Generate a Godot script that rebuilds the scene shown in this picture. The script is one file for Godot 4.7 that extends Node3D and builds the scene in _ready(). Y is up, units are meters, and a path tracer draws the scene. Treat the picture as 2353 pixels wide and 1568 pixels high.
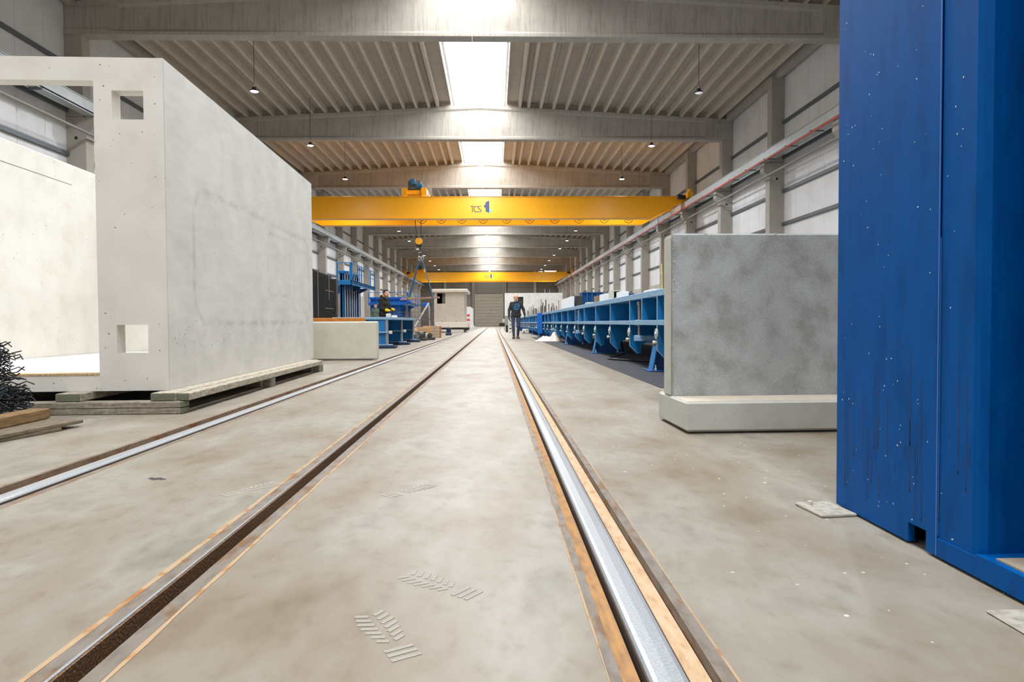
extends Node3D
# A long precast-concrete hall seen from just above its floor. World: x across the hall, y up, depth d into the hall = -z; metres.

# ---------------------------------------------------------------- mesh collector
class MB:
	var st := SurfaceTool.new()
	func _init():
		st.begin(Mesh.PRIMITIVE_TRIANGLES)
	func tri(a: Vector3, b: Vector3, c: Vector3, n: Vector3):
		st.set_normal(n)
		if (b - a).cross(c - a).dot(n) > 0.0:
			st.add_vertex(a); st.add_vertex(c); st.add_vertex(b)
		else:
			st.add_vertex(a); st.add_vertex(b); st.add_vertex(c)
	func quad(a: Vector3, b: Vector3, c: Vector3, d: Vector3, n: Vector3):
		tri(a, b, c, n); tri(a, c, d, n)
	func quad_auto(a: Vector3, b: Vector3, c: Vector3, d: Vector3, from: Vector3):
		var n = (b - a).cross(c - a)
		if n.length() < 1e-12:
			n = (c - a).cross(d - a)
		if n.length() < 1e-12:
			return
		n = n.normalized()
		if n.dot((a + b + c + d) * 0.25 - from) < 0.0:
			n = -n
		quad(a, b, c, d, n)
	func stri(a, b, c, na, nb, nc):
		var vs = [[a, na], [b, nb], [c, nc]]
		if (b - a).cross(c - a).dot(na + nb + nc) > 0.0:
			vs = [[a, na], [c, nc], [b, nb]]
		for v in vs:
			st.set_normal(v[1]); st.add_vertex(v[0])
	func box(lo: Vector3, hi: Vector3, xf := Transform3D.IDENTITY):
		var p = func(i, j, k): return xf * Vector3(hi.x if i else lo.x, hi.y if j else lo.y, hi.z if k else lo.z)
		var b = xf.basis.orthonormalized()
		quad(p.call(0,0,0), p.call(0,1,0), p.call(0,1,1), p.call(0,0,1), -b.x)
		quad(p.call(1,0,0), p.call(1,1,0), p.call(1,1,1), p.call(1,0,1), b.x)
		quad(p.call(0,0,0), p.call(1,0,0), p.call(1,0,1), p.call(0,0,1), -b.y)
		quad(p.call(0,1,0), p.call(1,1,0), p.call(1,1,1), p.call(0,1,1), b.y)
		quad(p.call(0,0,0), p.call(1,0,0), p.call(1,1,0), p.call(0,1,0), -b.z)
		quad(p.call(0,0,1), p.call(1,0,1), p.call(1,1,1), p.call(0,1,1), b.z)
	func cbox(lo: Vector3, hi: Vector3, c := 0.01, xf := Transform3D.IDENTITY):   # box with chamfered edges
		var m = (lo + hi) * 0.5
		var h = (hi - lo) * 0.5
		var b = xf.basis.orthonormalized()
		var pt = func(s: Vector3, k: int):
			var q = Vector3(s.x * (h.x - (0.0 if k == 0 else c)), s.y * (h.y - (0.0 if k == 1 else c)), s.z * (h.z - (0.0 if k == 2 else c)))
			return xf * (m + q)
		var ax = [b.x, b.y, b.z]
		for k in 3:
			var u = (k + 1) % 3
			var v = (k + 2) % 3
			for sg in [-1.0, 1.0]:
				var q = []
				for t in [[-1.0, -1.0], [1.0, -1.0], [1.0, 1.0], [-1.0, 1.0]]:
					var s = Vector3.ZERO
					s[k] = sg; s[u] = t[0]; s[v] = t[1]
					q.append(pt.call(s, k))
				quad(q[0], q[1], q[2], q[3], ax[k] * sg)
			for s1 in [-1.0, 1.0]:
				for s2 in [-1.0, 1.0]:
					var sa = Vector3.ZERO
					sa[u] = s1; sa[v] = s2; sa[k] = -1.0
					var sb = sa
					sb[k] = 1.0
					quad(pt.call(sa, u), pt.call(sb, u), pt.call(sb, v), pt.call(sa, v), (ax[u] * s1 + ax[v] * s2).normalized())
		for sx in [-1.0, 1.0]:
			for sy in [-1.0, 1.0]:
				for sz in [-1.0, 1.0]:
					var s = Vector3(sx, sy, sz)
					tri(pt.call(s, 0), pt.call(s, 1), pt.call(s, 2), (b * s).normalized())
	func prism(pts: PackedVector2Array, o: Vector3, u: Vector3, v: Vector3, w: Vector3):   # polygon in the u-v plane at o, pushed along w
		var n = w.normalized()
		var idx = Geometry2D.triangulate_polygon(pts)
		var f = func(q): return o + u * q.x + v * q.y
		for i in range(0, idx.size(), 3):
			var a = f.call(pts[idx[i]]); var b = f.call(pts[idx[i + 1]]); var c = f.call(pts[idx[i + 2]])
			tri(a, b, c, -n); tri(a + w, b + w, c + w, n)
		var area = 0.0
		for i in pts.size(): area += pts[i].cross(pts[(i + 1) % pts.size()])
		var ccw = area > 0.0
		for i in pts.size():
			var q0 = pts[i]; var q1 = pts[(i + 1) % pts.size()]
			var e = q1 - q0
			var nn = Vector2(e.y, -e.x) if ccw else Vector2(-e.y, e.x)
			var n3 = (u * nn.x + v * nn.y).normalized()
			quad(f.call(q0), f.call(q1), f.call(q1) + w, f.call(q0) + w, n3)
	func loft(rings: Array, caps := true):   # rings of equal size; flat shading
		for r in rings.size() - 1:
			var A = rings[r]; var B = rings[r + 1]
			var newell = Vector3.ZERO
			for i in A.size(): newell += A[i].cross(A[(i + 1) % A.size()])
			var sg = signf(newell.dot(B[0] - A[0]))
			for i in A.size():
				var j = (i + 1) % A.size()
				var nrm = (A[j] - A[i]).cross(B[i] - A[i])
				if nrm.length() < 1e-10: nrm = (B[j] - A[i]).cross(B[i] - A[i])
				quad(A[i], A[j], B[j], B[i], nrm.normalized() * sg)
		if caps:
			for e in [[0, 1], [rings.size() - 1, rings.size() - 2]]:
				var A = rings[e[0]]
				var n = (A[0] - rings[e[1]][0]).normalized()
				var fx = A[0]
				var e1 = Vector3.ZERO
				for q in A:
					if (q - fx).length() > e1.length(): e1 = q - fx
				e1 = e1.normalized()
				var e2 = n.cross(e1).normalized()
				var flat = PackedVector2Array()
				for q in A: flat.append(Vector2((q - fx).dot(e1), (q - fx).dot(e2)))
				var idx = Geometry2D.triangulate_polygon(flat)
				for i in range(0, idx.size(), 3):
					tri(A[idx[i]], A[idx[i + 1]], A[idx[i + 2]], n)
	func tube(path: Array, r, sides := 8, closed_ends := true):
		var rings = []
		var ns = []
		var up = Vector3.UP
		for i in path.size():
			var t = (path[min(i + 1, path.size() - 1)] - path[max(i - 1, 0)]).normalized()
			if i == 0:
				up = Vector3.UP if absf(t.y) < 0.9 else Vector3.RIGHT
			var s = t.cross(up).normalized()
			up = s.cross(t).normalized()
			var ring = []
			var nr = []
			var rr = r[i] if r is Array else r
			for k in sides:
				var a = TAU * k / sides
				var n = s * cos(a) + up * sin(a)
				nr.append(n); ring.append(path[i] + n * rr)
			rings.append(ring); ns.append(nr)
		for i in rings.size() - 1:
			for k in sides:
				var j = (k + 1) % sides
				stri(rings[i][k], rings[i][j], rings[i + 1][j], ns[i][k], ns[i][j], ns[i + 1][j])
				stri(rings[i][k], rings[i + 1][j], rings[i + 1][k], ns[i][k], ns[i + 1][j], ns[i + 1][k])
		if closed_ends:
			for e in [0, rings.size() - 1]:
				var n = (path[e] - path[1 if e == 0 else e - 1]).normalized()
				for k in range(1, sides - 1):
					tri(rings[e][0], rings[e][k], rings[e][k + 1], n)
	func lathe(prof: Array, o: Vector3, axis: Vector3, sides := 20):   # prof: [radius, along]
		var t = axis.normalized()
		var s = t.cross(Vector3.UP if absf(t.y) < 0.9 else Vector3.RIGHT).normalized()
		var u = s.cross(t)
		for i in prof.size() - 1:
			var p0 = prof[i]; var p1 = prof[i + 1]
			var e = Vector2(p1[0] - p0[0], p1[1] - p0[1])
			if e.length() < 1e-7: continue
			for k in sides:
				var a0 = TAU * k / sides; var a1 = TAU * (k + 1) / sides
				var d0 = s * cos(a0) + u * sin(a0); var d1 = s * cos(a1) + u * sin(a1)
				var nn = func(d): return (d * e.y - t * e.x).normalized()
				var A = o + d0 * p0[0] + t * p0[1]; var B = o + d1 * p0[0] + t * p0[1]
				var C = o + d1 * p1[0] + t * p1[1]; var D = o + d0 * p1[0] + t * p1[1]
				if p0[0] > 1e-6: stri(A, B, C, nn.call(d0), nn.call(d1), nn.call(d1))
				if p1[0] > 1e-6: stri(A, C, D, nn.call(d0), nn.call(d1), nn.call(d0))
	func holed(xs: Array, ys: Array, empty: Array, z0: float, z1: float, xf := Transform3D.IDENTITY):   # slab in x-y between z0 and z1 cut at xs, ys; cells in «empty» ("i,j") left out
		var b = xf.basis.orthonormalized()
		var full = func(i, j):
			return i >= 0 and j >= 0 and i < xs.size() - 1 and j < ys.size() - 1 and not empty.has(Vector2i(i, j))
		for i in xs.size() - 1:
			for j in ys.size() - 1:
				if not full.call(i, j): continue
				var a0 = xs[i]; var a1 = xs[i + 1]; var b0 = ys[j]; var b1 = ys[j + 1]
				for z in [[z0, -b.z], [z1, b.z]]:
					quad(xf * Vector3(a0, b0, z[0]), xf * Vector3(a1, b0, z[0]), xf * Vector3(a1, b1, z[0]), xf * Vector3(a0, b1, z[0]), z[1])
				if not full.call(i - 1, j): quad(xf * Vector3(a0, b0, z0), xf * Vector3(a0, b1, z0), xf * Vector3(a0, b1, z1), xf * Vector3(a0, b0, z1), -b.x)
				if not full.call(i + 1, j): quad(xf * Vector3(a1, b0, z0), xf * Vector3(a1, b1, z0), xf * Vector3(a1, b1, z1), xf * Vector3(a1, b0, z1), b.x)
				if not full.call(i, j - 1): quad(xf * Vector3(a0, b0, z0), xf * Vector3(a1, b0, z0), xf * Vector3(a1, b0, z1), xf * Vector3(a0, b0, z1), -b.y)
				if not full.call(i, j + 1): quad(xf * Vector3(a0, b1, z0), xf * Vector3(a1, b1, z0), xf * Vector3(a1, b1, z1), xf * Vector3(a0, b1, z1), b.y)
	func mesh() -> ArrayMesh:
		return st.commit()

# ---------------------------------------------------------------- nodes
func V(x, y, d) -> Vector3:
	return Vector3(x, y, -d)

func tag(o, label := "", category := "", group := "", kind := ""):
	if label: o.set_meta("label", label)
	if category: o.set_meta("category", category)
	if group: o.set_meta("group", group)
	if kind: o.set_meta("kind", kind)
	return o

func thing(called, label, category, at := Vector3.ZERO, turn := 0.0, group := "", kind := "") -> Node3D:
	var o = Node3D.new()
	o.name = called
	o.position = at
	o.rotation.y = turn
	add_child(o, true)
	tag(o, label, category, group, kind)
	return o

func obj(called, m, mat, parent = self, at := Vector3.ZERO) -> MeshInstance3D:
	var o = MeshInstance3D.new()
	o.name = called
	o.mesh = m.mesh() if m is MB else m
	o.material_override = mat
	o.position = at
	parent.add_child(o, true)
	return o

func boxm(lo, hi, c := 0.0) -> MB:
	var m = MB.new()
	if c > 0.0: m.cbox(lo, hi, c)
	else: m.box(lo, hi)
	return m

func dup(src, at, label := "", turn = null):
	var o = src.duplicate()
	o.name = str(src.name)
	o.position = at
	if turn != null: o.rotation.y = turn
	add_child(o, true)
	if label: o.set_meta("label", label)
	return o

const ORD = ["first", "second", "third", "fourth", "fifth", "sixth", "seventh", "eighth", "ninth", "tenth", "eleventh", "twelfth", "thirteenth", "fourteenth", "fifteenth", "sixteenth", "seventeenth", "eighteenth", "nineteenth", "twentieth"]

func nth(i) -> String:
	if i < 20: return ORD[i]
	var tens = ["", "", "twenty", "thirty", "forty", "fifty"]
	var n = i + 1
	if n % 10 == 0: return ["", "", "twentieth", "thirtieth", "fortieth", "fiftieth"][n / 10]
	return tens[n / 10] + "-" + ORD[n % 10 - 1]

# ---------------------------------------------------------------- materials
var M := {}
var T := {}

func noise_tex(sd, freq, oct, ramp: Array, size := 512, kind := FastNoiseLite.TYPE_SIMPLEX_SMOOTH, normal := false):
	var n = FastNoiseLite.new()
	n.seed = sd; n.noise_type = kind; n.frequency = freq
	n.fractal_octaves = oct; n.fractal_gain = 0.55
	var t = NoiseTexture2D.new()
	t.width = size; t.height = size; t.seamless = true; t.seamless_blend_skirt = 0.15
	t.noise = n
	if normal:
		t.as_normal_map = true; t.bump_strength = 4.0
	elif ramp.size():
		var g = Gradient.new()
		var off = PackedFloat32Array(); var col = PackedColorArray()
		for r in ramp:
			off.append(r[0]); col.append(r[1])
		g.offsets = off; g.colors = col
		t.color_ramp = g
	return t

func C(r, g, b) -> Color:
	return Color(r / 255.0, g / 255.0, b / 255.0)

func G(v) -> Color:
	return Color(v, v, v)

func mat(color: Color, rough := 0.8, metal := 0.0, tex = null, scale := Vector3.ONE, detail = null, dscale := Vector3.ONE) -> StandardMaterial3D:
	var m = StandardMaterial3D.new()
	m.albedo_color = color
	m.roughness = rough
	m.metallic = metal
	if tex:
		m.albedo_texture = tex
		m.uv1_triplanar = true; m.uv1_world_triplanar = true
		m.uv1_scale = scale
	if detail:
		m.detail_enabled = true
		m.detail_albedo = detail
		m.detail_blend_mode = BaseMaterial3D.BLEND_MODE_MUL
		m.detail_uv_layer = BaseMaterial3D.DETAIL_UV_2
		m.uv2_triplanar = true; m.uv2_world_triplanar = true
		m.uv2_scale = dscale
	return m

func glow(color: Color, e: float) -> StandardMaterial3D:
	var m = mat(Color(0.9, 0.9, 0.9), 0.6)
	m.emission_enabled = true
	m.emission = color
	m.emission_energy_multiplier = e
	return m

func pores_tex(sd, count, size, rmax):   # cast concrete: pale ground with air holes
	var rng = RandomNumberGenerator.new()
	rng.seed = sd
	var im = Image.create(size, size, false, Image.FORMAT_RGB8)
	im.fill(Color.WHITE)
	for i in count:
		var r = rng.randf_range(0.6, rmax) * (0.4 + 0.6 * rng.randf())
		var cx = rng.randi_range(6, size - 7); var cy = rng.randi_range(6, size - 7)
		var k = rng.randf_range(0.35, 0.75)
		for y in range(int(cy - r - 1), int(cy + r + 2)):
			for x in range(int(cx - r - 1), int(cx + r + 2)):
				if x < 0 or y < 0 or x >= size or y >= size: continue
				var d = Vector2(x - cx, (y - cy) * 1.2).length()
				if d < r: im.set_pixel(x, y, Color(k, k * 0.97, k * 0.93))
	return ImageTexture.create_from_image(im)

func make_materials():
	T.soft = noise_tex(3, 0.006, 4, [[0.0, C(236, 234, 229)], [0.45, C(248, 247, 245)], [1.0, C(255, 255, 255)]], 1024)
	T.mottle = noise_tex(11, 0.012, 6, [[0.1, C(205, 203, 198)], [0.5, C(238, 237, 234)], [0.9, C(255, 255, 254)]], 1024)
	T.grain = noise_tex(5, 0.11, 3, [[0.0, G(0.72)], [0.5, G(0.93)], [1.0, G(1.0)]], 512)
	T.floor = noise_tex(21, 0.0042, 6, [[0.1, C(200, 180, 154)], [0.34, C(222, 208, 190)], [0.52, C(226, 218, 204)], [0.68, C(240, 234, 224)], [0.9, C(208, 203, 190)]], 2048)
	T.floor2 = noise_tex(77, 0.018, 5, [[0.05, C(226, 220, 211)], [0.4, C(247, 245, 241)], [1.0, C(255, 255, 255)]], 1024)
	T.rust = noise_tex(8, 0.03, 5, [[0.0, C(172, 134, 100)], [0.4, C(206, 166, 122)], [0.6, C(222, 178, 124)], [0.8, C(236, 186, 112)], [1.0, C(216, 198, 170)]], 512)
	T.fleck = noise_tex(92, 0.03, 5, [[0.05, C(214, 213, 210)], [0.5, C(243, 243, 242)], [0.95, C(255, 255, 255)]], 1024)
	T.rust_hint = noise_tex(88, 0.02, 5, [[0.0, C(255, 255, 255)], [0.55, C(250, 246, 240)], [0.72, C(238, 196, 150)], [1.0, C(220, 160, 100)]], 512)
	T.dirt = noise_tex(9, 0.05, 6, [[0.1, C(70, 54, 40)], [0.5, C(118, 94, 72)], [0.75, C(166, 130, 94)], [0.95, C(214, 200, 180)]], 512)
	T.wood = noise_tex(14, 0.02, 5, [[0.1, C(160, 152, 138)], [0.5, C(206, 199, 186)], [0.9, C(232, 226, 214)]], 512)
	T.dust = noise_tex(31, 0.03, 6, [[0.0, C(108, 152, 190)], [0.45, C(132, 168, 198)], [0.7, C(156, 186, 206)], [1.0, C(214, 220, 222)]], 512)
	T.streak = noise_tex(41, 0.02, 4, [[0.0, G(0.84)], [0.45, G(0.96)], [1.0, G(1.0)]], 512)
	T.scratch = noise_tex(51, 0.09, 4, [[0.0, C(166, 166, 168)], [0.5, C(188, 190, 191)], [1.0, C(206, 208, 210)]], 512)
	T.pores = pores_tex(4, 110, 1024, 4.0)
	T.bump = noise_tex(61, 0.05, 5, [], 512)

	M.floor = mat(C(160, 157, 151), 0.5, 0.0, T.floor, Vector3(0.2, 0.16, 0.1), T.floor2, Vector3(0.6, 0.5, 0.4))
	M.floor.heightmap_enabled = true; M.floor.heightmap_texture = T.bump; M.floor.heightmap_scale = 0.25
	M.column = mat(C(196, 189, 178), 0.85, 0.0, T.soft, Vector3(0.3, 0.3, 0.3), T.grain, Vector3(1, 1, 1))
	M.beam = mat(C(192, 186, 177), 0.85, 0.0, T.streak, Vector3(0.9, 0.06, 0.9), T.soft, Vector3(0.2, 0.2, 0.2))
	M.deck = mat(C(188, 177, 163), 0.9, 0.0, T.soft, Vector3(0.2, 0.2, 0.2))
	M.rib = mat(C(212, 202, 188), 0.9, 0.0, T.soft, Vector3(0.2, 0.2, 0.2))
	M.roof_dark = mat(C(70, 66, 62), 0.95)
	M.panel = mat(C(236, 235, 235), 0.55, 0.0, T.soft, Vector3(0.1, 0.1, 0.1))
	M.plinth = mat(C(190, 186, 178), 0.85, 0.0, T.soft, Vector3(0.2, 0.2, 0.2))
	M.girt = mat(C(104, 110, 114), 0.5, 0.4)
	M.farwall = mat(C(132, 124, 114), 0.7, 0.0, T.soft, Vector3(0.1, 0.1, 0.1))
	M.fardark = mat(C(112, 106, 98), 0.7)
	M.door = mat(C(160, 152, 138), 0.6, 0.0, T.soft, Vector3(0.2, 0.2, 0.2))
	M.galv = mat(C(188, 194, 194), 0.45, 0.35, T.soft, Vector3(0.3, 0.3, 0.3))
	M.pipe = mat(C(150, 148, 142), 0.5, 0.3)
	M.red = mat(C(196, 74, 54), 0.5)
	M.white_frame = mat(C(232, 232, 232), 0.5)
	M.yellow = mat(C(255, 178, 0), 0.38)
	M.yellow.clearcoat_enabled = true; M.yellow.clearcoat = 0.3; M.yellow.clearcoat_roughness = 0.25
	M.logo = mat(C(52, 66, 110), 0.5)
	M.logo2 = mat(C(96, 196, 206), 0.5)
	M.lettering = mat(C(66, 56, 72), 0.5)
	M.motor = mat(C(52, 108, 150), 0.45)
	M.steelbox = mat(C(126, 130, 134), 0.45, 0.5)
	M.black = mat(C(30, 30, 32), 0.6)
	M.wire = mat(C(70, 68, 66), 0.5, 0.5)
	M.sling = mat(C(62, 104, 150), 0.8)
	M.chrome = mat(C(190, 188, 182), 0.3, 0.8)
	M.hookmetal = mat(C(70, 72, 74), 0.4, 0.6)
	M.railtop = mat(C(232, 234, 236), 0.36, 0.35, T.scratch, Vector3(2.5, 2.5, 2.5))
	M.rust = mat(C(202, 190, 176), 0.85, 0.0, T.rust, Vector3(2.2, 2.2, 0.5))
	M.rust_pale = mat(C(240, 226, 205), 0.85, 0.0, noise_tex(18, 0.03, 5, [[0.0, C(186, 152, 122)], [0.4, C(208, 186, 162)], [1.0, C(214, 204, 190)]], 512), Vector3(1.7, 1.7, 0.6))
	M.angle = mat(C(134, 124, 115), 0.6, 0.1, T.mottle, Vector3(2, 2, 0.7), T.rust_hint, Vector3(1.1, 1.1, 0.5))
	M.stain = mat(C(178, 152, 120), 0.9, 0.0, T.rust_hint, Vector3(1.3, 1.3, 0.8))
	M.dirt = mat(C(255, 244, 232), 0.95, 0.0, T.dirt, Vector3(5, 5, 5))
	M.pale = mat(C(226, 222, 214), 0.75, 0.0, T.soft, Vector3(0.35, 0.35, 0.35), T.pores, Vector3(0.55, 0.55, 0.55))
	M.pale_side = M.pale
	M.white_floor = mat(C(240, 240, 238), 0.6)
	M.osb = mat(C(240, 214, 172), 0.9, 0.0, T.wood, Vector3(3, 3, 3))
	M.timber = mat(C(196, 192, 184), 0.95, 0.0, T.wood, Vector3(0.6, 6, 6), T.mottle, Vector3(1.5, 1.5, 1.5))
	M.timber_z = mat(C(232, 228, 220), 0.95, 0.0, T.wood, Vector3(6, 6, 0.6), T.mottle, Vector3(1.5, 1.5, 1.5))
	M.timber_end = mat(C(120, 122, 104), 0.95, 0.0, T.mottle, Vector3(5, 5, 5))
	M.timber_brown = mat(C(172, 142, 102), 0.9, 0.0, T.wood, Vector3(5, 5, 0.8))
	M.board_grey = mat(C(150, 138, 122), 0.9, 0.0, T.wood, Vector3(5, 5, 0.8))
	M.blackwire = mat(C(46, 50, 54), 0.5, 0.2)
	M.retain = mat(C(186, 190, 189), 0.7, 0.0, T.mottle, Vector3(0.33, 0.33, 0.33), T.fleck, Vector3(1.6, 3.4, 1.6))
	M.gap_shade = mat(C(74, 56, 44), 0.9, 0.0, T.mottle, Vector3(2, 2, 2))  # dark rust tone standing in for the shadow beside the rail heads
	M.drip = mat(C(2, 48, 98), 0.5)
	M.plate = mat(C(176, 170, 160), 0.8, 0.0, T.mottle, Vector3(2, 2, 2))
	M.retain_base = mat(C(190, 189, 180), 0.8, 0.0, T.soft, Vector3(0.7, 0.7, 0.7), T.pores, Vector3(1.1, 1.1, 1.1))
	M.retain_top = mat(C(206, 194, 176), 0.9, 0.0, T.soft, Vector3(0.7, 0.7, 0.7))
	M.worn_edge_shine = mat(C(70, 112, 182), 0.35)  # paler blue carries the gloss highlight on the worn fold
	M.bluepost = mat(C(0, 82, 154), 0.42, 0.0, T.streak, Vector3(1.2, 0.25, 1.2))
	M.bluepost.metallic_specular = 0.2
	M.chip = mat(C(206, 206, 204), 0.8)
	M.sand = mat(C(158, 146, 128), 0.95, 0.0, T.soft, Vector3(2, 2, 2))
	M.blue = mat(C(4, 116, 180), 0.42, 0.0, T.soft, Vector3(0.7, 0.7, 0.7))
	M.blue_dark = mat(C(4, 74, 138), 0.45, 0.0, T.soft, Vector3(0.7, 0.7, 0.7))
	M.blue_bright = mat(C(0, 106, 200), 0.42)
	M.blue_dusty = mat(C(236, 240, 242), 0.6, 0.0, T.dust, Vector3(1.4, 1.4, 0.8))
	M.blue_edge = mat(C(128, 156, 182), 0.55)
	M.steel_grey = mat(C(150, 150, 156), 0.5, 0.2)
	M.dark_foot = mat(C(14, 40, 70), 0.5)
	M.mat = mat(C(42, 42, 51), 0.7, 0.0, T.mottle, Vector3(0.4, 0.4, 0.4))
	M.cable = mat(C(20, 20, 22), 0.5)
	M.jack = mat(C(150, 142, 132), 0.4, 0.6)
	M.bolt = mat(C(214, 206, 192), 0.5, 0.3)
	M.block = mat(C(204, 200, 184), 0.8, 0.0, T.soft, Vector3(0.5, 0.5, 0.5), T.pores, Vector3(0.8, 0.8, 0.8))
	M.orange_plank = mat(C(236, 152, 66), 0.85, 0.0, T.wood, Vector3(0.6, 5, 5))
	M.mesh_black = mat(C(34, 33, 32), 0.7)
	M.strap = mat(C(160, 158, 154), 0.6)
	M.kiosk = mat(C(214, 206, 194), 0.8, 0.0, T.soft, Vector3(0.3, 0.3, 0.3))
	M.kiosk_trim = mat(C(228, 220, 208), 0.8)
	M.dark = mat(C(58, 55, 50), 0.8)
	M.crate = mat(C(238, 198, 150), 0.85, 0.0, T.wood, Vector3(0.8, 5, 5))
	M.white = mat(C(232, 229, 224), 0.75, 0.0, T.soft, Vector3(0.3, 0.3, 0.3))
	M.grey_green = mat(C(150, 158, 146), 0.7)
	M.redpaint = mat(C(206, 72, 56), 0.6)
	M.rebar = mat(C(96, 86, 78), 0.7, 0.2)
	M.tarp = mat(C(232, 220, 208), 0.7)
	M.print_dust = mat(C(204, 198, 188), 0.95)
	M.boot_dust = mat(C(158, 152, 142), 0.95)
	M.skin = mat(C(214, 160, 132), 0.6)
	M.skin.subsurf_scatter_enabled = true; M.skin.subsurf_scatter_strength = 0.05
	M.sweater = mat(C(52, 52, 56), 0.95)
	M.emblem = mat(C(52, 122, 158), 0.9)
	M.jeans = mat(C(66, 70, 88), 0.95)
	M.shoe = mat(C(96, 86, 72), 0.9)
	M.hoodie = mat(C(34, 31, 30), 0.95)
	M.hood_lining = mat(C(186, 156, 92), 0.95)
	M.hair = mat(C(48, 40, 36), 0.9)
	M.glove_yellow = mat(C(238, 192, 20), 0.8)
	M.glove_dark = mat(C(52, 46, 44), 0.85)
	M.green_shirt = mat(C(92, 110, 96), 0.95)
	M.trousers = mat(C(50, 52, 60), 0.95)
	M.yellow_stick = mat(C(232, 208, 60), 0.6)
	M.green = mat(C(170, 200, 60), 0.7)

# ---------------------------------------------------------------- the hall
const XL := -13.1      # inner face of the left cladding
const XR := 11.8
const XC := -0.65      # middle of the hall
const D0 := -13.4
const D1 := 119.4
const COL0 := 21.34
const STEP := 5.87

func top_y(x) -> float:          # top of the roof beams
	return 11.22 - 0.054 * absf(x - XC)

func build_floor():
	var m = MB.new()
	for s in [[XL - 0.4, -1.946], [-1.755, -0.805], [-0.749, 0.224], [0.401, XR + 0.4]]:
		m.box(V(s[0], -0.3, D1 + 0.4), V(s[1], 0.0, D0 - 0.4))
	for s in [[-1.946, -1.755, -0.05], [-0.805, -0.749, -0.1], [0.224, 0.401, -0.05]]:
		m.box(V(s[0], -0.3, D1 + 0.4), V(s[1], s[2], D0 - 0.4))
	tag(obj("floor", m, M.floor), "worn grey concrete floor with brown stains running the length of the hall", "floor", "", "structure")
	# rails sunk in the floor
	var t = thing("floor_rail", "bright steel rail in a rust-stained channel, right of the middle groove", "rail", V(0, 0, 0), 0, "rails sunk in the floor")
	rail_in(t, 0.311, 0.224, 0.401)
	t = thing("floor_rail", "sunken steel rail nearest the pale room module and the timber sleepers", "rail", V(0, 0, 0), 0, "rails sunk in the floor")
	rail_in(t, -1.84, -1.946, -1.755)
	t = thing("floor_groove", "dark dirt-filled groove between two rusty steel edge strips, between the two rails", "groove")
	for s in [[-0.845, -0.805], [-0.749, -0.709]]:
		obj("edge_strip", boxm(V(s[0], -0.02, D1), V(s[1], 0.0015, D0), 0.001), M.angle, t)
	var face = MB.new()
	face.box(V(-0.8055, -0.1, D1), V(-0.7995, -0.002, D0))
	obj("groove_side", face, M.dirt, t)
	obj("dirt", boxm(V(-0.8, -0.1, D1), V(-0.75, -0.075, D0)), M.dirt, t)
	for s in [[-0.860, -0.845], [-0.709, -0.698]]:
		obj("rust_stain", rough_strip(s[0], s[1], 0.0012), M.stain, t)
	obj("glint_lip", boxm(V(-0.811, -0.004, D1), V(-0.8045, 0.0024, D0), 0.002), M.railtop, t)  # rounded steel lip, coloured paler for the glint along the groove

func rough_strip(x0, x1, y) -> MB:
	var rng = RandomNumberGenerator.new()
	rng.seed = int(x0 * 1000) + 5000
	var m = MB.new()
	var d = -2.0
	var pa = x0; var pb = x1
	while d < 40.0:
		var e = d + 0.12 + 0.01 * absf(d)
		var a = x0 + rng.randf_range(-0.0025, 0.0025); var b = x1 + rng.randf_range(-0.002, 0.002)
		m.quad(V(pa, y, d), V(pb, y, d), V(b, y, e), V(a, y, e), Vector3.UP)
		m.quad(V(pa, -0.01, d), V(pa, y, d), V(a, y, e), V(a, -0.01, e), Vector3.LEFT)
		m.quad(V(pb, -0.01, d), V(pb, y, d), V(b, y, e), V(b, -0.01, e), Vector3.RIGHT)
		pa = a; pb = b; d = e
	return m

func rail_in(t, xc, x0, x1):
	var w = 0.037
	var prof = PackedVector2Array([Vector2(-w, -0.05), Vector2(-w, -0.014), Vector2(-w + 0.002, -0.006), Vector2(-w + 0.006, -0.001), Vector2(-w + 0.014, 0.002), Vector2(0, 0.0035), Vector2(w - 0.014, 0.002), Vector2(w - 0.006, -0.001), Vector2(w - 0.002, -0.006), Vector2(w, -0.014), Vector2(w, -0.05)])
	var m = MB.new()
	m.prism(prof, V(xc, 0, D0), Vector3.RIGHT, Vector3.UP, Vector3(0, 0, -(D1 - D0)))
	obj("rail_head", m, M.railtop, t)
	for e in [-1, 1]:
		obj("rail_gap_shade", boxm(V(xc + e * (w + 0.0006) - 0.0012, -0.05, D1), V(xc + e * (w + 0.0006) + 0.0012, -0.0085, D0)), M.gap_shade, t)  # dark strips paint the shadow gap along the rail head
	obj("packing_strip", boxm(V(x0 + 0.003, -0.05, D1), V(xc - w - 0.008, -0.024, D0)), M.rust, t)
	obj("packing_strip", boxm(V(xc + w + 0.008, -0.05, D1), V(x1 - 0.003, -0.024, D0)), M.rust_pale, t)
	obj("edge_strip", boxm(V(x0 - 0.02, -0.04, D1), V(x0 + 0.001, 0.0015, D0)), M.angle, t)
	obj("edge_strip", boxm(V(x1 - 0.001, -0.04, D1), V(x1 + 0.028, 0.0015, D0)), M.angle, t)
	obj("rust_stain", rough_strip(x0 - 0.0245, x0 - 0.02, 0.0012), M.stain, t)
	obj("rust_stain", rough_strip(x1 + 0.028, x1 + 0.0325, 0.0012), M.stain, t)

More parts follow.
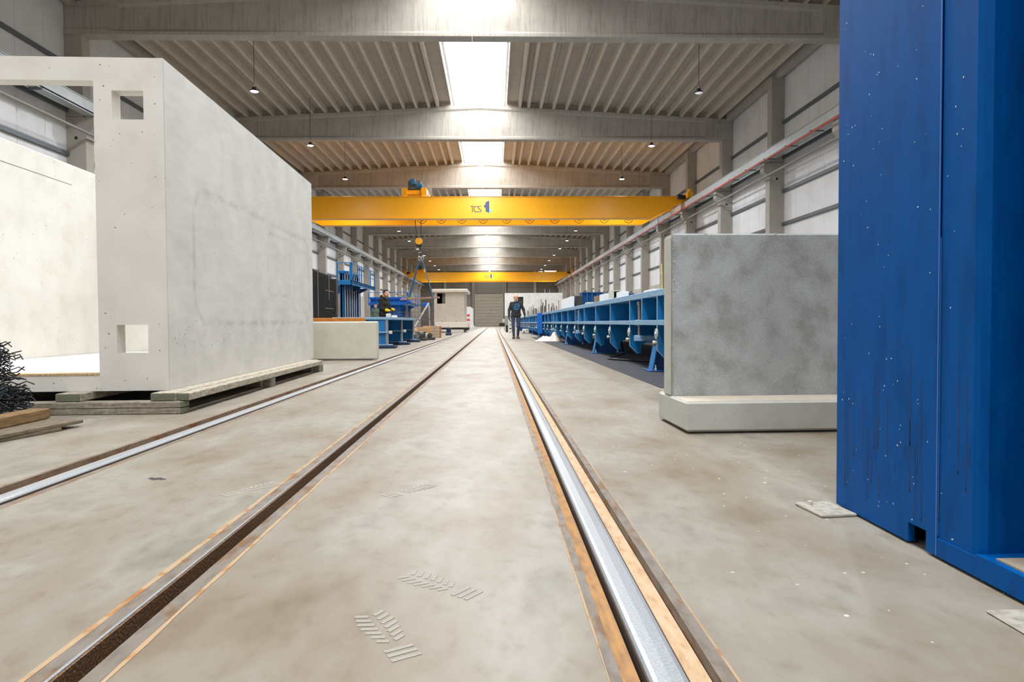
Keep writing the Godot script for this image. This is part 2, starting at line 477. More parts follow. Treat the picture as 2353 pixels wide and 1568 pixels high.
func build_walls():
	for side in [-1, 1]:
		var xw = XR if side > 0 else XL
		var w = Node3D.new()
		w.name = "wall_right" if side > 0 else "wall_left"
		add_child(w)
		tag(w, "white panelled long wall with dark rails, on the %s of the hall" % ("right" if side > 0 else "left"), "wall", "", "structure")
		var back = boxm(V(xw + side * 0.06, -0.3, D1 + 0.4), V(xw + side * 0.4, 12.0, D0 - 0.4))
		obj("wall_core", back, M.roof_dark, w)
		var n = 23
		var plm = boxm(Vector3(-0.08, 0.0, -STEP * 0.5 + 0.01), Vector3(0.08, 3.3, STEP * 0.5 - 0.01), 0.01)
		var pm = plm.mesh()
		var pnl = boxm(Vector3(-0.03, 3.31, -STEP * 0.1 + 0.006), Vector3(0.03, 10.9, STEP * 0.1 - 0.006), 0.012)
		var panel_mesh = pnl.mesh()
		var gm = MB.new()
		for q in [[-0.06, 0.06, -0.045, -0.037], [-0.06, -0.05, -0.037, 0.045], [0.05, 0.06, -0.037, 0.045]]:
			gm.box(Vector3(q[2], q[0], -STEP * 0.5 + 0.2), Vector3(q[3], q[1], STEP * 0.5 - 0.2))
		var girt_mesh = gm.mesh()
		for i in n:
			var dc = COL0 + STEP * (i - 6) + STEP * 0.5
			if dc > D1: break
			obj("plinth_panel", pm, M.plinth, w, V(xw, 0, dc))
			for k in 5:
				obj("cladding_panel", panel_mesh, M.panel, w, V(xw + side * 0.03, 0, dc + STEP * (k - 2) * 0.2))
			for y in [4.57, 5.9, 7.25, 8.65]:
				var g = obj("wall_rail", girt_mesh, M.girt, w, V(xw - side * 0.05, y, dc))
				if side < 0: g.rotation.y = PI
	# columns with crane brackets
	for side in [1, -1]:
		var s = side
		var xw = XR if side > 0 else XL
		for tall in [false, true]:
			var m1 = MB.new()
			m1.cbox(Vector3(minf(0, -s * 0.53), 7.06, -0.21), Vector3(maxf(0, -s * 0.53), 10.5 if tall else 9.55, 0.21), 0.012)
			var m2 = MB.new()
			m2.cbox(Vector3(minf(0, -s * 0.6), 0, -0.21), Vector3(maxf(0, -s * 0.6), 7.05, 0.21), 0.012)
			var m3 = MB.new()
			m3.prism(PackedVector2Array([Vector2(-0.59, 6.45), Vector2(-0.83, 6.72), Vector2(-0.83, 7.05), Vector2(-0.5, 7.05), Vector2(-0.5, 6.45)]), Vector3(0, 0, 0.2), Vector3(s, 0, 0), Vector3.UP, Vector3(0, 0, -0.4))
			var m4 = MB.new()
			m4.lathe([[0.05, 0.0], [0.05, 0.012], [0.0, 0.012]], Vector3(-s * 0.3, 6.4, 0.205), Vector3(0, 0, 1), 12)
			var meshes = [m1.mesh(), m2.mesh(), m3.mesh(), m4.mesh()]
			var k = 0
			for i in range(-5, 17):
				if (posmod(i, 2) == 1) != tall: continue
				var d = COL0 + STEP * i
				var nth = 17 - i
				var t = thing("wall_column", "", "", V(xw, 0, d), 0, "", "structure")
				tag(t, "grey concrete column %s the roof, %s wall, %s from the far end" % ["reaching up to" if tall else "carrying a roof beam under", "right" if side > 0 else "left", ORD[mini(nth - 1, 19)] if nth <= 20 else "last but one"], "column", "concrete wall columns")
				if nth == 22: t.set_meta("label", "grey concrete column behind the camera, nearest the near end of the %s wall" % ("right" if side > 0 else "left"))
				obj("upper_shaft", meshes[0], M.column, t)
				obj("lower_shaft", meshes[1], M.column, t)
				obj("bracket", meshes[2], M.column, t)
				obj("socket", meshes[3], M.black, t)
				k += 1
	# far wall
	var w = Node3D.new()
	w.name = "wall_far"
	add_child(w)
	tag(w, "dark grey-brown end wall of horizontal panels behind the far crane", "wall", "", "structure")
	obj("wall_core", boxm(V(XL - 0.4, 0, D1 + 0.4), V(XR + 0.4, 12.2, D1)), M.fardark, w)
	for seg in [[XL, -8.8], [-8.4, -3.95], [2.4, 7.2], [7.6, XR]]:
		for r in 8:
			obj("wall_panel", boxm(V(seg[0], r * 1.38 + 0.01, D1), V(seg[1], r * 1.38 + 1.37, D1 - 0.06), 0.015), M.farwall, w)
	for x in [-8.6, -3.7, 2.1, 7.4]:
		obj("wall_post", boxm(V(x - 0.2, 0, D1), V(x + 0.2, 11.0, D1 - 0.35), 0.02), M.plinth if absf(x) > 7 else M.farwall, w)
	obj("portal_frame", boxm(V(-3.5, 10.3, D1), V(1.9, 10.5, D1 - 0.2), 0.01), M.farwall, w)
	for x in [-3.42, 1.75]:
		obj("portal_frame", boxm(V(x - 0.1, 0, D1), V(x + 0.1, 10.3, D1 - 0.2), 0.01), M.farwall, w)
	for r in 5:
		obj("wall_panel", boxm(V(-3.3, 5.85 + r * 0.88, D1), V(1.65, 5.85 + r * 0.88 + 0.86, D1 - 0.04), 0.01), M.fardark, w)
	var dr = Node3D.new()
	dr.name = "door_1"
	add_child(dr)
	tag(dr, "closed grey-beige roller door of horizontal sections in the far wall", "door", "", "structure")
	for r in 10:
		obj("door_section", boxm(V(-3.15, 0.03 + r * 0.57, D1 - 0.02), V(1.58, 0.03 + r * 0.57 + 0.555, D1 - 0.1), 0.02), M.door, dr)
	for x in [-3.22, 1.65]:
		obj("door_track", boxm(V(x - 0.06, 0, D1), V(x + 0.06, 5.8, D1 - 0.16), 0.01), M.plinth, dr)
	# near wall, behind the camera
	w = Node3D.new()
	w.name = "wall_near"
	add_child(w)
	tag(w, "end wall of pale panels behind the camera", "wall", "", "structure")
	obj("wall_core", boxm(V(XL - 0.4, 0, D0), V(XR + 0.4, 12.2, D0 - 0.4)), M.panel, w)

func beam_ring(x, full: bool, ztop) -> Array:
	var y0 = 9.55
	var yt = ztop
	var h = 0.215
	var web = 0.11 if not full else 0.2
	var pts = [[h, y0 + 0.012], [h, y0 + 0.105], [web + 0.02, y0 + 0.165], [web, y0 + 0.2], [web, yt - 0.22], [0.19 if full else 0.18, yt - 0.14], [0.2, yt], [-0.2, yt], [-0.19 if full else -0.18, yt - 0.14], [-web, yt - 0.22], [-web, y0 + 0.2], [-web - 0.02, y0 + 0.165], [-h, y0 + 0.105], [-h, y0 + 0.012], [-h + 0.012, y0], [h - 0.012, y0]]
	var r = []
	for p in pts: r.append(Vector3(x, p[1], p[0]))
	return r

func build_roof():
	var rings = []
	for st in [[XL + 0.02, true], [XL + 1.35, true], [XL + 1.62, false], [XC, false], [XR - 1.62, false], [XR - 1.35, true], [XR - 0.02, true]]:
		rings.append(beam_ring(st[0], st[1], top_y(st[0])))
	var bm = MB.new()
	bm.loft(rings)
	var beam_mesh = bm.mesh()
	for j in range(-2, 9):
		var lab = "grey concrete roof beam, %s of the row counted from the blue post" % ORD[j] if j >= 0 else "grey concrete roof beam behind the camera, %s before the first in view" % ORD[-j - 1]
		tag(obj("roof_beam", beam_mesh, M.beam, self, V(0, 0, COL0 + 2 * STEP * j)), lab, "beam", "concrete roof beams", "structure")
	# eaves beams along both walls
	for side in [-1, 1]:
		var xe = (XR - 0.25) if side > 0 else (XL + 0.25)
		var ye = top_y(xe)
		var m = MB.new()
		for j in range(-3, 9):
			var a = maxf(COL0 + 2 * STEP * j + 0.22, D0); var b = minf(COL0 + 2 * STEP * (j + 1) - 0.22, D1)
			m.cbox(V(xe - 0.12, 10.42, b), V(xe + 0.12, ye + 0.27, a), 0.012)
		tag(obj("eaves_beam", m, M.column), "concrete eaves beam along the top of the %s wall" % ("right" if side > 0 else "left"), "beam", "", "structure")
	# deck: ribbed concrete elements lying across the beams, either side of the skylight
	var ceil = Node3D.new()
	ceil.name = "ceiling"
	add_child(ceil)
	tag(ceil, "ribbed grey-brown concrete roof deck on both sides of the skylight", "ceiling", "", "structure")
	var groups = [[1.35, 2.16, [2.0]], [2.17, 3.32, [2.42, 3.02]]]
	for k in 7:
		var o = 3.33 + k * 1.255
		groups.append([o, o + 1.245, [o + 0.31, o + 0.94]])
	for j in range(-3, 9):
		var a = maxf(COL0 + 2 * STEP * j, D0); var b = minf(COL0 + 2 * STEP * (j + 1), D1 + 0.3)
		var L = b - a
		for side in [-1, 1]:
			for g in groups:
				var pivot = V(XC, 11.22, (a + b) * 0.5)
				var m = MB.new()
				m.box(Vector3(minf(side * g[0], side * g[1]), 0.27, -L * 0.5 + 0.005), Vector3(maxf(side * g[0], side * g[1]), 0.42, L * 0.5 - 0.005))
				m.box(Vector3(minf(side * g[0], side * g[1]), 0.02, -L * 0.5 + 0.03), Vector3(maxf(side * g[0], side * g[1]), 0.27, -L * 0.5 + 0.07))
				m.box(Vector3(minf(side * g[0], side * g[1]), 0.02, L * 0.5 - 0.07), Vector3(maxf(side * g[0], side * g[1]), 0.27, L * 0.5 - 0.03))
				var near = j >= 0 and j <= 3
				var rm = []
				for r in g[2]:
					var q = MB.new() if near else m
					q.prism(PackedVector2Array([Vector2(-0.06, 0.0), Vector2(0.06, 0.0), Vector2(0.1, 0.28), Vector2(-0.1, 0.28)]), Vector3(side * r, 0, L * 0.5 - 0.01), Vector3.RIGHT, Vector3.UP, Vector3(0, 0, -L + 0.02))
					if near: rm.append(q)
				var e = obj("deck_element", m, M.deck, ceil, pivot)
				e.rotation.z = -side * atan(0.054)
				for q in rm: obj("rib", q, M.rib, e)
	for side in [-1, 1]:
		var m = MB.new()
		var x0 = XC + side * 1.37; var x1 = XC + side * 12.9
		m.prism(PackedVector2Array([Vector2(x0, 11.22 + 0.37), Vector2(x1, 11.22 + 0.43 - 0.054 * 12.9), Vector2(x1, 12.3), Vector2(x0, 12.3)]), V(0, 0, D0 - 0.4), Vector3.RIGHT, Vector3.UP, Vector3(0, 0, -(D1 - D0 + 0.8)))
		obj("roof_build_up", m, M.roof_dark, ceil)
	# continuous ridge skylight, one window per bay
	var n = 0
	for j in range(-3, 9):
		var a = maxf(COL0 + 2 * STEP * j, D0); var b = minf(COL0 + 2 * STEP * (j + 1), D1)
		n += 1
		var wd = Node3D.new()
		wd.name = "window_%d" % n
		wd.position = V(XC, 0, (a + b) * 0.5)
		add_child(wd)
		tag(wd, "bright white ridge skylight bay, %s" % ("%s beyond the first roof beam in view" % ORD[j] if j >= 0 else "%s before the first roof beam in view" % ORD[-j - 1]), "skylight", "ridge skylight bays", "structure")
		var L = b - a
		obj("pane", boxm(Vector3(-1.33, 11.98, -L * 0.5 + 0.03), Vector3(1.33, 12.02, L * 0.5 - 0.03)), M.sky_pane, wd)
		for s in [-1, 1]:
			obj("kerb", boxm(Vector3(s * 1.36 - 0.02, 11.3, -L * 0.5), Vector3(s * 1.36 + 0.02, 12.3, L * 0.5)), M.white_frame, wd)
			obj("frame", boxm(Vector3(s * 1.3 - 0.06, 11.72, -L * 0.5), Vector3(s * 1.3 + 0.06, 11.82, L * 0.5), 0.01), M.plinth, wd)
		var l = AreaLight3D.new()
		l.name = "skylight_light"
		l.area_size = Vector2(2.4, L - 0.5)
		l.light_energy = SKY_E * (L - 0.5) / 11.24
		l.light_color = Color(0.97, 0.985, 1.0)
		l.shadow_enabled = true
		l.area_range = 60.0
		l.rotation.x = -PI / 2
		l.position = Vector3(0, 11.95, 0)
		wd.add_child(l)

func build_lamps():
	var rows = [[-8.42, 16.95, "left"], [7.45, 16.95, "right"], [-0.6, 20.78, "middle"]]
	var can = MB.new()
	can.lathe([[0.0, 0.13], [0.06, 0.13], [0.07, 0.12], [0.07, 0.035], [0.13, 0.025], [0.145, 0.02], [0.15, 0.01], [0.15, -0.015], [0.142, -0.02], [0.138, -0.01]], Vector3.ZERO, Vector3.UP, 24)
	var can_mesh = can.mesh()
	var disc = MB.new()
	disc.lathe([[0.0, -0.01], [0.139, -0.01], [0.139, -0.018], [0.11, -0.034], [0.0, -0.04]], Vector3.ZERO, Vector3.UP, 24)
	var disc_mesh = disc.mesh()
	var br = boxm(Vector3(-0.012, 0.12, -0.045), Vector3(0.012, 0.22, 0.045), 0.004)
	var br_mesh = br.mesh()
	for r in rows:
		var h = top_y(r[0]) + 0.27 - 8.9
		var cab = MB.new()
		cab.tube([Vector3(0, 0.2, 0), Vector3(0, h + (0.7 if r[2] == "middle" else 0.0), 0)], 0.009, 6)
		var cab_mesh = cab.mesh()
		for k in range(-3, 14):
			var d = r[1] + 7.26 * k
			if d > 112.0 or d < -8.0: continue
			var off = r[2] == "right" and k == 1
			var t = thing("hanging_lamp", "", "lamp", V(r[0], 8.9, d), 0, "round hanging lamps")
			if off: t.set_meta("label", "unlit black round lamp on a thin wire, right row, before the second roof beam")
			elif k < 0: t.set_meta("label", "lit round lamp hanging behind the camera, %s row, %s back from the first roof beam" % [r[2], ORD[-k - 1]])
			else: t.set_meta("label", "lit round lamp on a thin wire, %s row, %s from the near end" % [r[2], ORD[k]])
			obj("housing", can_mesh, M.white if r[2] == "middle" else M.black, t)  # middle row housings and cables paled in place of skylight bloom
			obj("bracket", br_mesh, M.galv, t)
			obj("cable", cab_mesh, M.galv if r[2] == "middle" else M.black, t)
			obj("diffuser", disc_mesh, M.lamp_off_glow if off else M.lamp, t)
			if not off:
				var l = SpotLight3D.new()
				l.name = "lamp_light"
				l.spot_angle = 84.0; l.spot_angle_attenuation = 0.5; l.spot_range = 60.0; l.spot_attenuation = 2.0
				l.light_energy = LAMP_E
				l.light_color = Color(0.93, 0.96, 1.0)
				l.light_size = 0.13
				l.shadow_enabled = true
				l.rotation.x = -PI / 2
				l.position = Vector3(0, -0.06, 0)
				t.add_child(l)

func build_runways():
	for side in [-1, 1]:
		var nm = "right" if side > 0 else "left"
		var xb = 11.04 if side > 0 else -12.34
		var t = thing("crane_runway", "grey-white steel crane runway on column brackets along the %s wall" % nm, "runway", V(xb, 0, 0))
		var m = MB.new()
		m.box(V(-0.15, 7.06, D1), V(0.15, 7.085, D0)); m.box(V(-0.008, 7.085, D1), V(0.008, 7.44, D0)); m.box(V(-0.15, 7.44, D1), V(0.15, 7.465, D0))
		obj("beam", m, M.galv, t)
		obj("rail", boxm(V(-0.03, 7.465, D1), V(0.03, 7.52, D0), 0.006), M.steel_grey, t)
		obj("cover_plate", boxm(V(-side * 0.155 - 0.004, 7.13, D1), V(-side * 0.155 + 0.004, 7.42, D0)), M.galv, t)
		if side > 0:
			obj("conductor_rail", boxm(V(-0.32, 6.97, D1), V(-0.27, 7.03, D0), 0.006), M.red, t)
			var bm = boxm(Vector3(-0.34, 7.03, -0.025), Vector3(0.14, 7.06, 0.025))
			var bmesh = bm.mesh()
			for k in 60:
				obj("conductor_bracket", bmesh, M.girt, t, V(0, 0, 3.0 + k * 1.95))
			var hm = MB.new()
			hm.tube([Vector3(-0.2, 7.5, 0), Vector3(-0.34, 7.48, 0), Vector3(-0.34, 6.78, 0), Vector3(-0.3, 6.72, 0)], 0.025, 8)
			obj("cable_feed", hm, M.steel_grey, t, V(0, 0, 43.4))
		else:
			var bm = boxm(Vector3(-0.14, 7.0, -0.03), Vector3(0.2, 7.06, 0.03))
			var bmesh = bm.mesh()
			for k in 30:
				obj("bracket", bmesh, M.girt, t, V(0, 0, 3.0 + k * 3.9))
		var p = MB.new()
		var xp = 11.0 if side > 0 else -12.28
		p.tube([V(xp, 6.47, D0), V(xp, 6.47, D1)], 0.045, 10)
		tag(obj("wall_pipe", p, M.pipe), "thin grey pipe running under the crane brackets of the %s wall" % nm, "pipe")

# ---------------------------------------------------------------- left foreground
func build_module():
	var t = thing("room_module", "large pale concrete room module with an open doorway and two square holes, on timbers", "module", V(-2.42, 0.15, 5.05), 0.027)
	var xs = [-2.75, -2.35, -0.5, -0.37, -0.145, 0.0]
	var ys = [0.0, 0.117, 0.28, 0.49, 2.0, 2.21, 2.28, 2.45]
	var empty = []
	for j in [1, 2, 3, 4, 5]: empty.append(Vector2i(1, j))
	empty.append(Vector2i(3, 2)); empty.append(Vector2i(3, 4))
	var m = MB.new()
	m.holed(xs, ys, empty, -0.12, 0.0)
	obj("front_wall", m, M.pale, t)
	# outer wall facing the rails: its cast face carries faint ghost marks of the form
	obj("side_wall", boxm(Vector3(-0.12, 0, -4.46), Vector3(0, 2.45, -0.12)), M.pale_side, t)
	var q = [[-0.002, 0.002], [-4.458, 0.002], [-4.458, 2.448], [-0.002, 2.448]]
	var uv = [Vector2(0, 1), Vector2(1, 1), Vector2(1, 0), Vector2(0, 0)]
	var st = SurfaceTool.new()
	st.begin(Mesh.PRIMITIVE_TRIANGLES)
	for i in [0, 2, 1, 0, 3, 2]:
		st.set_normal(Vector3.RIGHT); st.set_uv(uv[i]); st.add_vertex(Vector3(0.0012, q[i][1], q[i][0]))
	obj("cast_face", st.commit(), M.module_face, t)
	obj("side_wall", boxm(Vector3(-2.75, 0, -4.46), Vector3(-2.63, 2.45, -0.12), 0.012), M.pale, t)
	obj("back_wall", boxm(Vector3(-2.63, 0, -4.46), Vector3(-0.12, 2.45, -4.34), 0.0), M.pale, t)
	obj("floor_slab", boxm(Vector3(-2.63, 0, -4.34), Vector3(-0.12, 0.1, -0.12)), M.white_floor, t)
	obj("floor_covering", boxm(Vector3(-2.62, 0.1, -4.33), Vector3(-0.125, 0.124, -0.12)), M.white_floor, t)
	obj("threshold_board", boxm(Vector3(-2.345, 0.1175, -0.12), Vector3(-0.503, 0.132, 0.004)), M.osb, t)
	obj("crack", boxm(Vector3(-2.632, 2.2, -3.4), Vector3(-2.6285, 2.206, -1.9)), M.timber_end, t)
	# timbers under it
	var yaw = 0.012
	var rows = [["weathered grey timber, bottom one of the two stacked under the module front", 0.0, 0.043], ["weathered grey timber stacked on another under the module front", 0.044, 0.09]]
	for r in rows:
		var k = thing("timber", r[0], "timber", V(-2.23, r[1], 4.9), yaw, "timbers under the room module")
		obj("beam", boxm(Vector3(-3.2, 0, -0.06), Vector3(-0.015, r[2] - r[1], 0.06), 0.006), M.timber, k)
		obj("end_grain", boxm(Vector3(-0.015, 0.003, -0.055), Vector3(0.0, r[2] - r[1] - 0.003, 0.055), 0.004), M.timber_end, k)
	rows = [[-3.03, "timber with a green-grey end lying lengthwise under the middle of the module front"], [-2.36, "timber with a green-grey end under the front corner of the module"], [-3.9, "timber lying lengthwise under the module near the black mesh rolls"], [-4.9, "timber lying lengthwise under the far long wall of the module"]]
	for r in rows:
		var k = thing("timber", r[1], "timber", V(r[0] - 0.02, 0.091, 4.86), 0.027, "timbers under the room module")
		obj("beam", boxm(Vector3(-0.085, 0, -4.4), Vector3(0.085, 0.058, -0.012), 0.005), M.timber_z, k)
		obj("end_grain", boxm(Vector3(-0.083, 0.002, -0.012), Vector3(0.083, 0.056, 0.0), 0.003), M.timber_end, k)
	var pl = thing("plank", "long pale splintered plank lying along the foot of the module beside the rail", "plank", V(-2.2, 0.091, 4.88), 0.027)
	obj("board", boxm(Vector3(-0.082, 0, -4.25), Vector3(0.0, 0.055, -0.01), 0.006), M.timber_z, pl)
	obj("end_grain", boxm(Vector3(-0.08, 0.002, -0.01), Vector3(-0.002, 0.053, 0.0), 0.003), M.timber_end, pl)
	for r in [[6.9, "short timber block halfway under the long plank beside the module"], [9.0, "short timber block under the far end of the long plank"]]:
		var k = thing("timber_block", r[1], "timber", V(-2.28 - 0.02 * (r[0] - 5.0), 0, r[0]), 0.02, "timber blocks under the long plank")
		obj("block", boxm(Vector3(-0.6, 0, -0.06), Vector3(0.06, 0.0905, 0.06), 0.005), M.timber, k)
		obj("end_grain", boxm(Vector3(0.06, 0.002, -0.056), Vector3(0.066, 0.088, 0.056)), M.timber_end, k)
	# rolls of black mesh, a squared timber and two boards
	var rng = RandomNumberGenerator.new()
	rng.seed = 7
	for b in [[0.088, 0.165, "lower bundle of tangled black plastic mesh by the module doorway"], [0.285, 0.225, "upper bundle of tangled black plastic mesh stacked on another"]]:
		var m2 = MB.new()
		var w = 0.52 if b[0] < 0.1 else 0.47
		for i in 34:
			for pass2 in 4:
				var path = []
				var z = -0.2 + 0.4 * rng.randf()
				var y = b[1] * (i % 9) / 8.0
				for s in 14:
					var a = s * 1.9 + i
					if pass2 % 2 == 0: path.append(Vector3(-w * 0.5 + w * s / 13.0 + rng.randf_range(-0.012, 0.012), y + 0.014 * sin(a) + rng.randf_range(-0.01, 0.01) + 0.008, z + 0.016 * cos(a)))
					else: path.append(Vector3(-w * 0.5 + w * (i % 17) / 16.0 + 0.016 * sin(a), b[1] * s / 13.0 + 0.008, z * (1.0 - 0.3 * absf(s / 6.5 - 1.0)) + 0.016 * cos(a) + rng.randf_range(-0.01, 0.01)))
				m2.tube(path, 0.0042, 4)
		var t2 = obj("mesh_bundle", m2, M.blackwire, self, V(-3.29 - (0.0 if b[0] < 0.1 else 0.03), b[0], 4.3))
		tag(t2, b[2], "mesh bundle", "black mesh bundles")
	var tb = thing("timber", "squared brown timber lying in front of the black mesh bundles", "timber", V(-2.9, 0.045, 4.36))
	obj("beam", boxm(Vector3(-0.06, 0, 0.012), Vector3(0.06, 0.066, 1.2), 0.006), M.timber_brown, tb)
	obj("end_grain", boxm(Vector3(-0.058, 0.002, 0.0), Vector3(0.058, 0.064, 0.012), 0.004), M.timber_brown, tb)
	tb = thing("board", "grey weathered board, lower of the two under the squared brown timber", "board", V(-2.62, 0.001, 4.12), -0.2, "boards under the brown timber")
	obj("plank", boxm(Vector3(-0.3, 0, 0.0), Vector3(0.0, 0.02, 1.2), 0.003), M.board_grey, tb)
	tb = thing("board", "brown-edged board, upper of the two under the squared brown timber", "board", V(-2.6, 0.022, 4.3), -0.16, "boards under the brown timber")
	obj("plank", boxm(Vector3(-0.36, 0, 0.0), Vector3(0.0, 0.022, 1.3), 0.003), M.board_grey, tb)
	# holds the mesh bundles up
	tb = thing("timber", "squared timber half hidden under the black mesh bundles", "timber", V(-3.2, 0.001, 4.42))
	obj("beam", boxm(Vector3(-0.4, 0, -0.05), Vector3(0.2, 0.07, 0.06), 0.006), M.timber_brown, tb)

func module_face_texture():
	var w = 1024; var h = 560
	var n = FastNoiseLite.new()
	n.seed = 12; n.frequency = 0.006; n.fractal_octaves = 5
	var n2 = FastNoiseLite.new()
	n2.seed = 19; n2.frequency = 0.02; n2.fractal_octaves = 4
	var im = Image.create(w, h, false, Image.FORMAT_RGB8)
	# form marks: rounded rectangles, as [x0, y0, x1, y1, corner, width, strength]
	var marks = [[110, 190, 980, 445, 60, 11, 0.1], [560, 215, 760, 372, 26, 7, 0.07], [800, 230, 965, 410, 22, 7, 0.07]]
	for y in h:
		for x in w:
			var v = 0.955 + 0.05 * n.get_noise_2d(x, y) + 0.03 * n2.get_noise_2d(x * 0.6, y * 2.0)
			var k = 0.0
			for r in marks:
				if x < r[0] - 14 or x > r[2] + 14 or y < r[1] - 14 or y > r[3] + 14: continue
				var cx = (r[0] + r[2]) * 0.5; var cy = (r[1] + r[3]) * 0.5
				var qx = absf(x - cx) - (r[2] - r[0]) * 0.5 + r[4]; var qy = absf(y - cy) - (r[3] - r[1]) * 0.5 + r[4]
				var d = absf(Vector2(maxf(qx, 0), maxf(qy, 0)).length() + minf(maxf(qx, qy), 0.0) - r[4])
				if d < r[5]: k += r[6] * (1.0 - d / r[5]) * (0.5 + n2.get_noise_2d(x + 300, y) * 0.9)
			if y > 455: v -= 0.02 * (0.5 + n2.get_noise_2d(x, y * 0.5))
			v -= k
			im.set_pixel(x, y, Color(v * 0.885, v * 0.87, v * 0.838))
	var rng = RandomNumberGenerator.new()
	rng.seed = 5
	for i in 190:
		var px = rng.randi_range(5, w - 8); var py = rng.randi_range(120, h - 8)
		if i > 70: py = 470 + int(rng.randfn(0, 14)); px = rng.randi_range(20, w - 200)
		var r = 1 if rng.randf() < 0.75 else 2
		for yy in r:
			for xx in r:
				im.set_pixel(clampi(px + xx, 0, w - 1), clampi(py + yy, 0, h - 1), Color(0.36, 0.34, 0.31))
	M.module_face = mat(Color.WHITE, 0.75)
	M.module_face.albedo_texture = ImageTexture.create_from_image(im)

# ---------------------------------------------------------------- right foreground
func build_retaining():
	var t = thing("retaining_wall", "grey concrete retaining wall unit standing on its broad foot beside the blue post", "retaining wall", V(1.09, 0.012, 3.76), 0.02)
	obj("foot", boxm(Vector3(0.0, 0.0, -0.6), Vector3(2.4, 0.172, 0.0), 0.012), M.retain_base, t)
	obj("foot_top", boxm(Vector3(0.012, 0.172, -0.28), Vector3(2.39, 0.1735, -0.012)), M.retain_top, t)
	var m = MB.new()
	m.prism(PackedVector2Array([Vector2(-0.50, 0.17), Vector2(-0.285, 0.17), Vector2(-0.305, 1.155), Vector2(-0.315, 1.165), Vector2(-0.485, 1.165), Vector2(-0.49, 1.155)]), Vector3(0.012, 0, 0), Vector3(0, 0, 1), Vector3.UP, Vector3(2.38, 0, 0))
	obj("stem", m, M.retain, t)
	obj("cast_edge", boxm(Vector3(0.0, 0.173, -0.47), Vector3(0.0125, 1.15, -0.335), 0.004), M.retain_base, t)
	var rng = RandomNumberGenerator.new()
	rng.seed = 3
	var cr = MB.new()     # crumbled lumps along the top and the edges
	for i in 46:
		var p = Vector3(rng.randf_range(0.05, 2.3), 1.163, rng.randf_range(-0.33, -0.312))
		if i > 30: p = Vector3(0.013, rng.randf_range(0.2, 1.14), -0.291 - 0.02 * (rng.randf()))
		var s = rng.randf_range(0.002, 0.006)
		cr.cbox(p - Vector3(s * 1.6, s * 0.7, s), p + Vector3(s * 1.6, s * 0.7, s), s * 0.4, Transform3D.IDENTITY)
	tag(obj("crumbs", cr, M.retain_base, t), "", "", "", "stuff")
	var sh = obj("shim_bed", boxm(Vector3(0.03, -0.012, -0.58), Vector3(2.38, 0.0, -0.02)), M.dark, t)

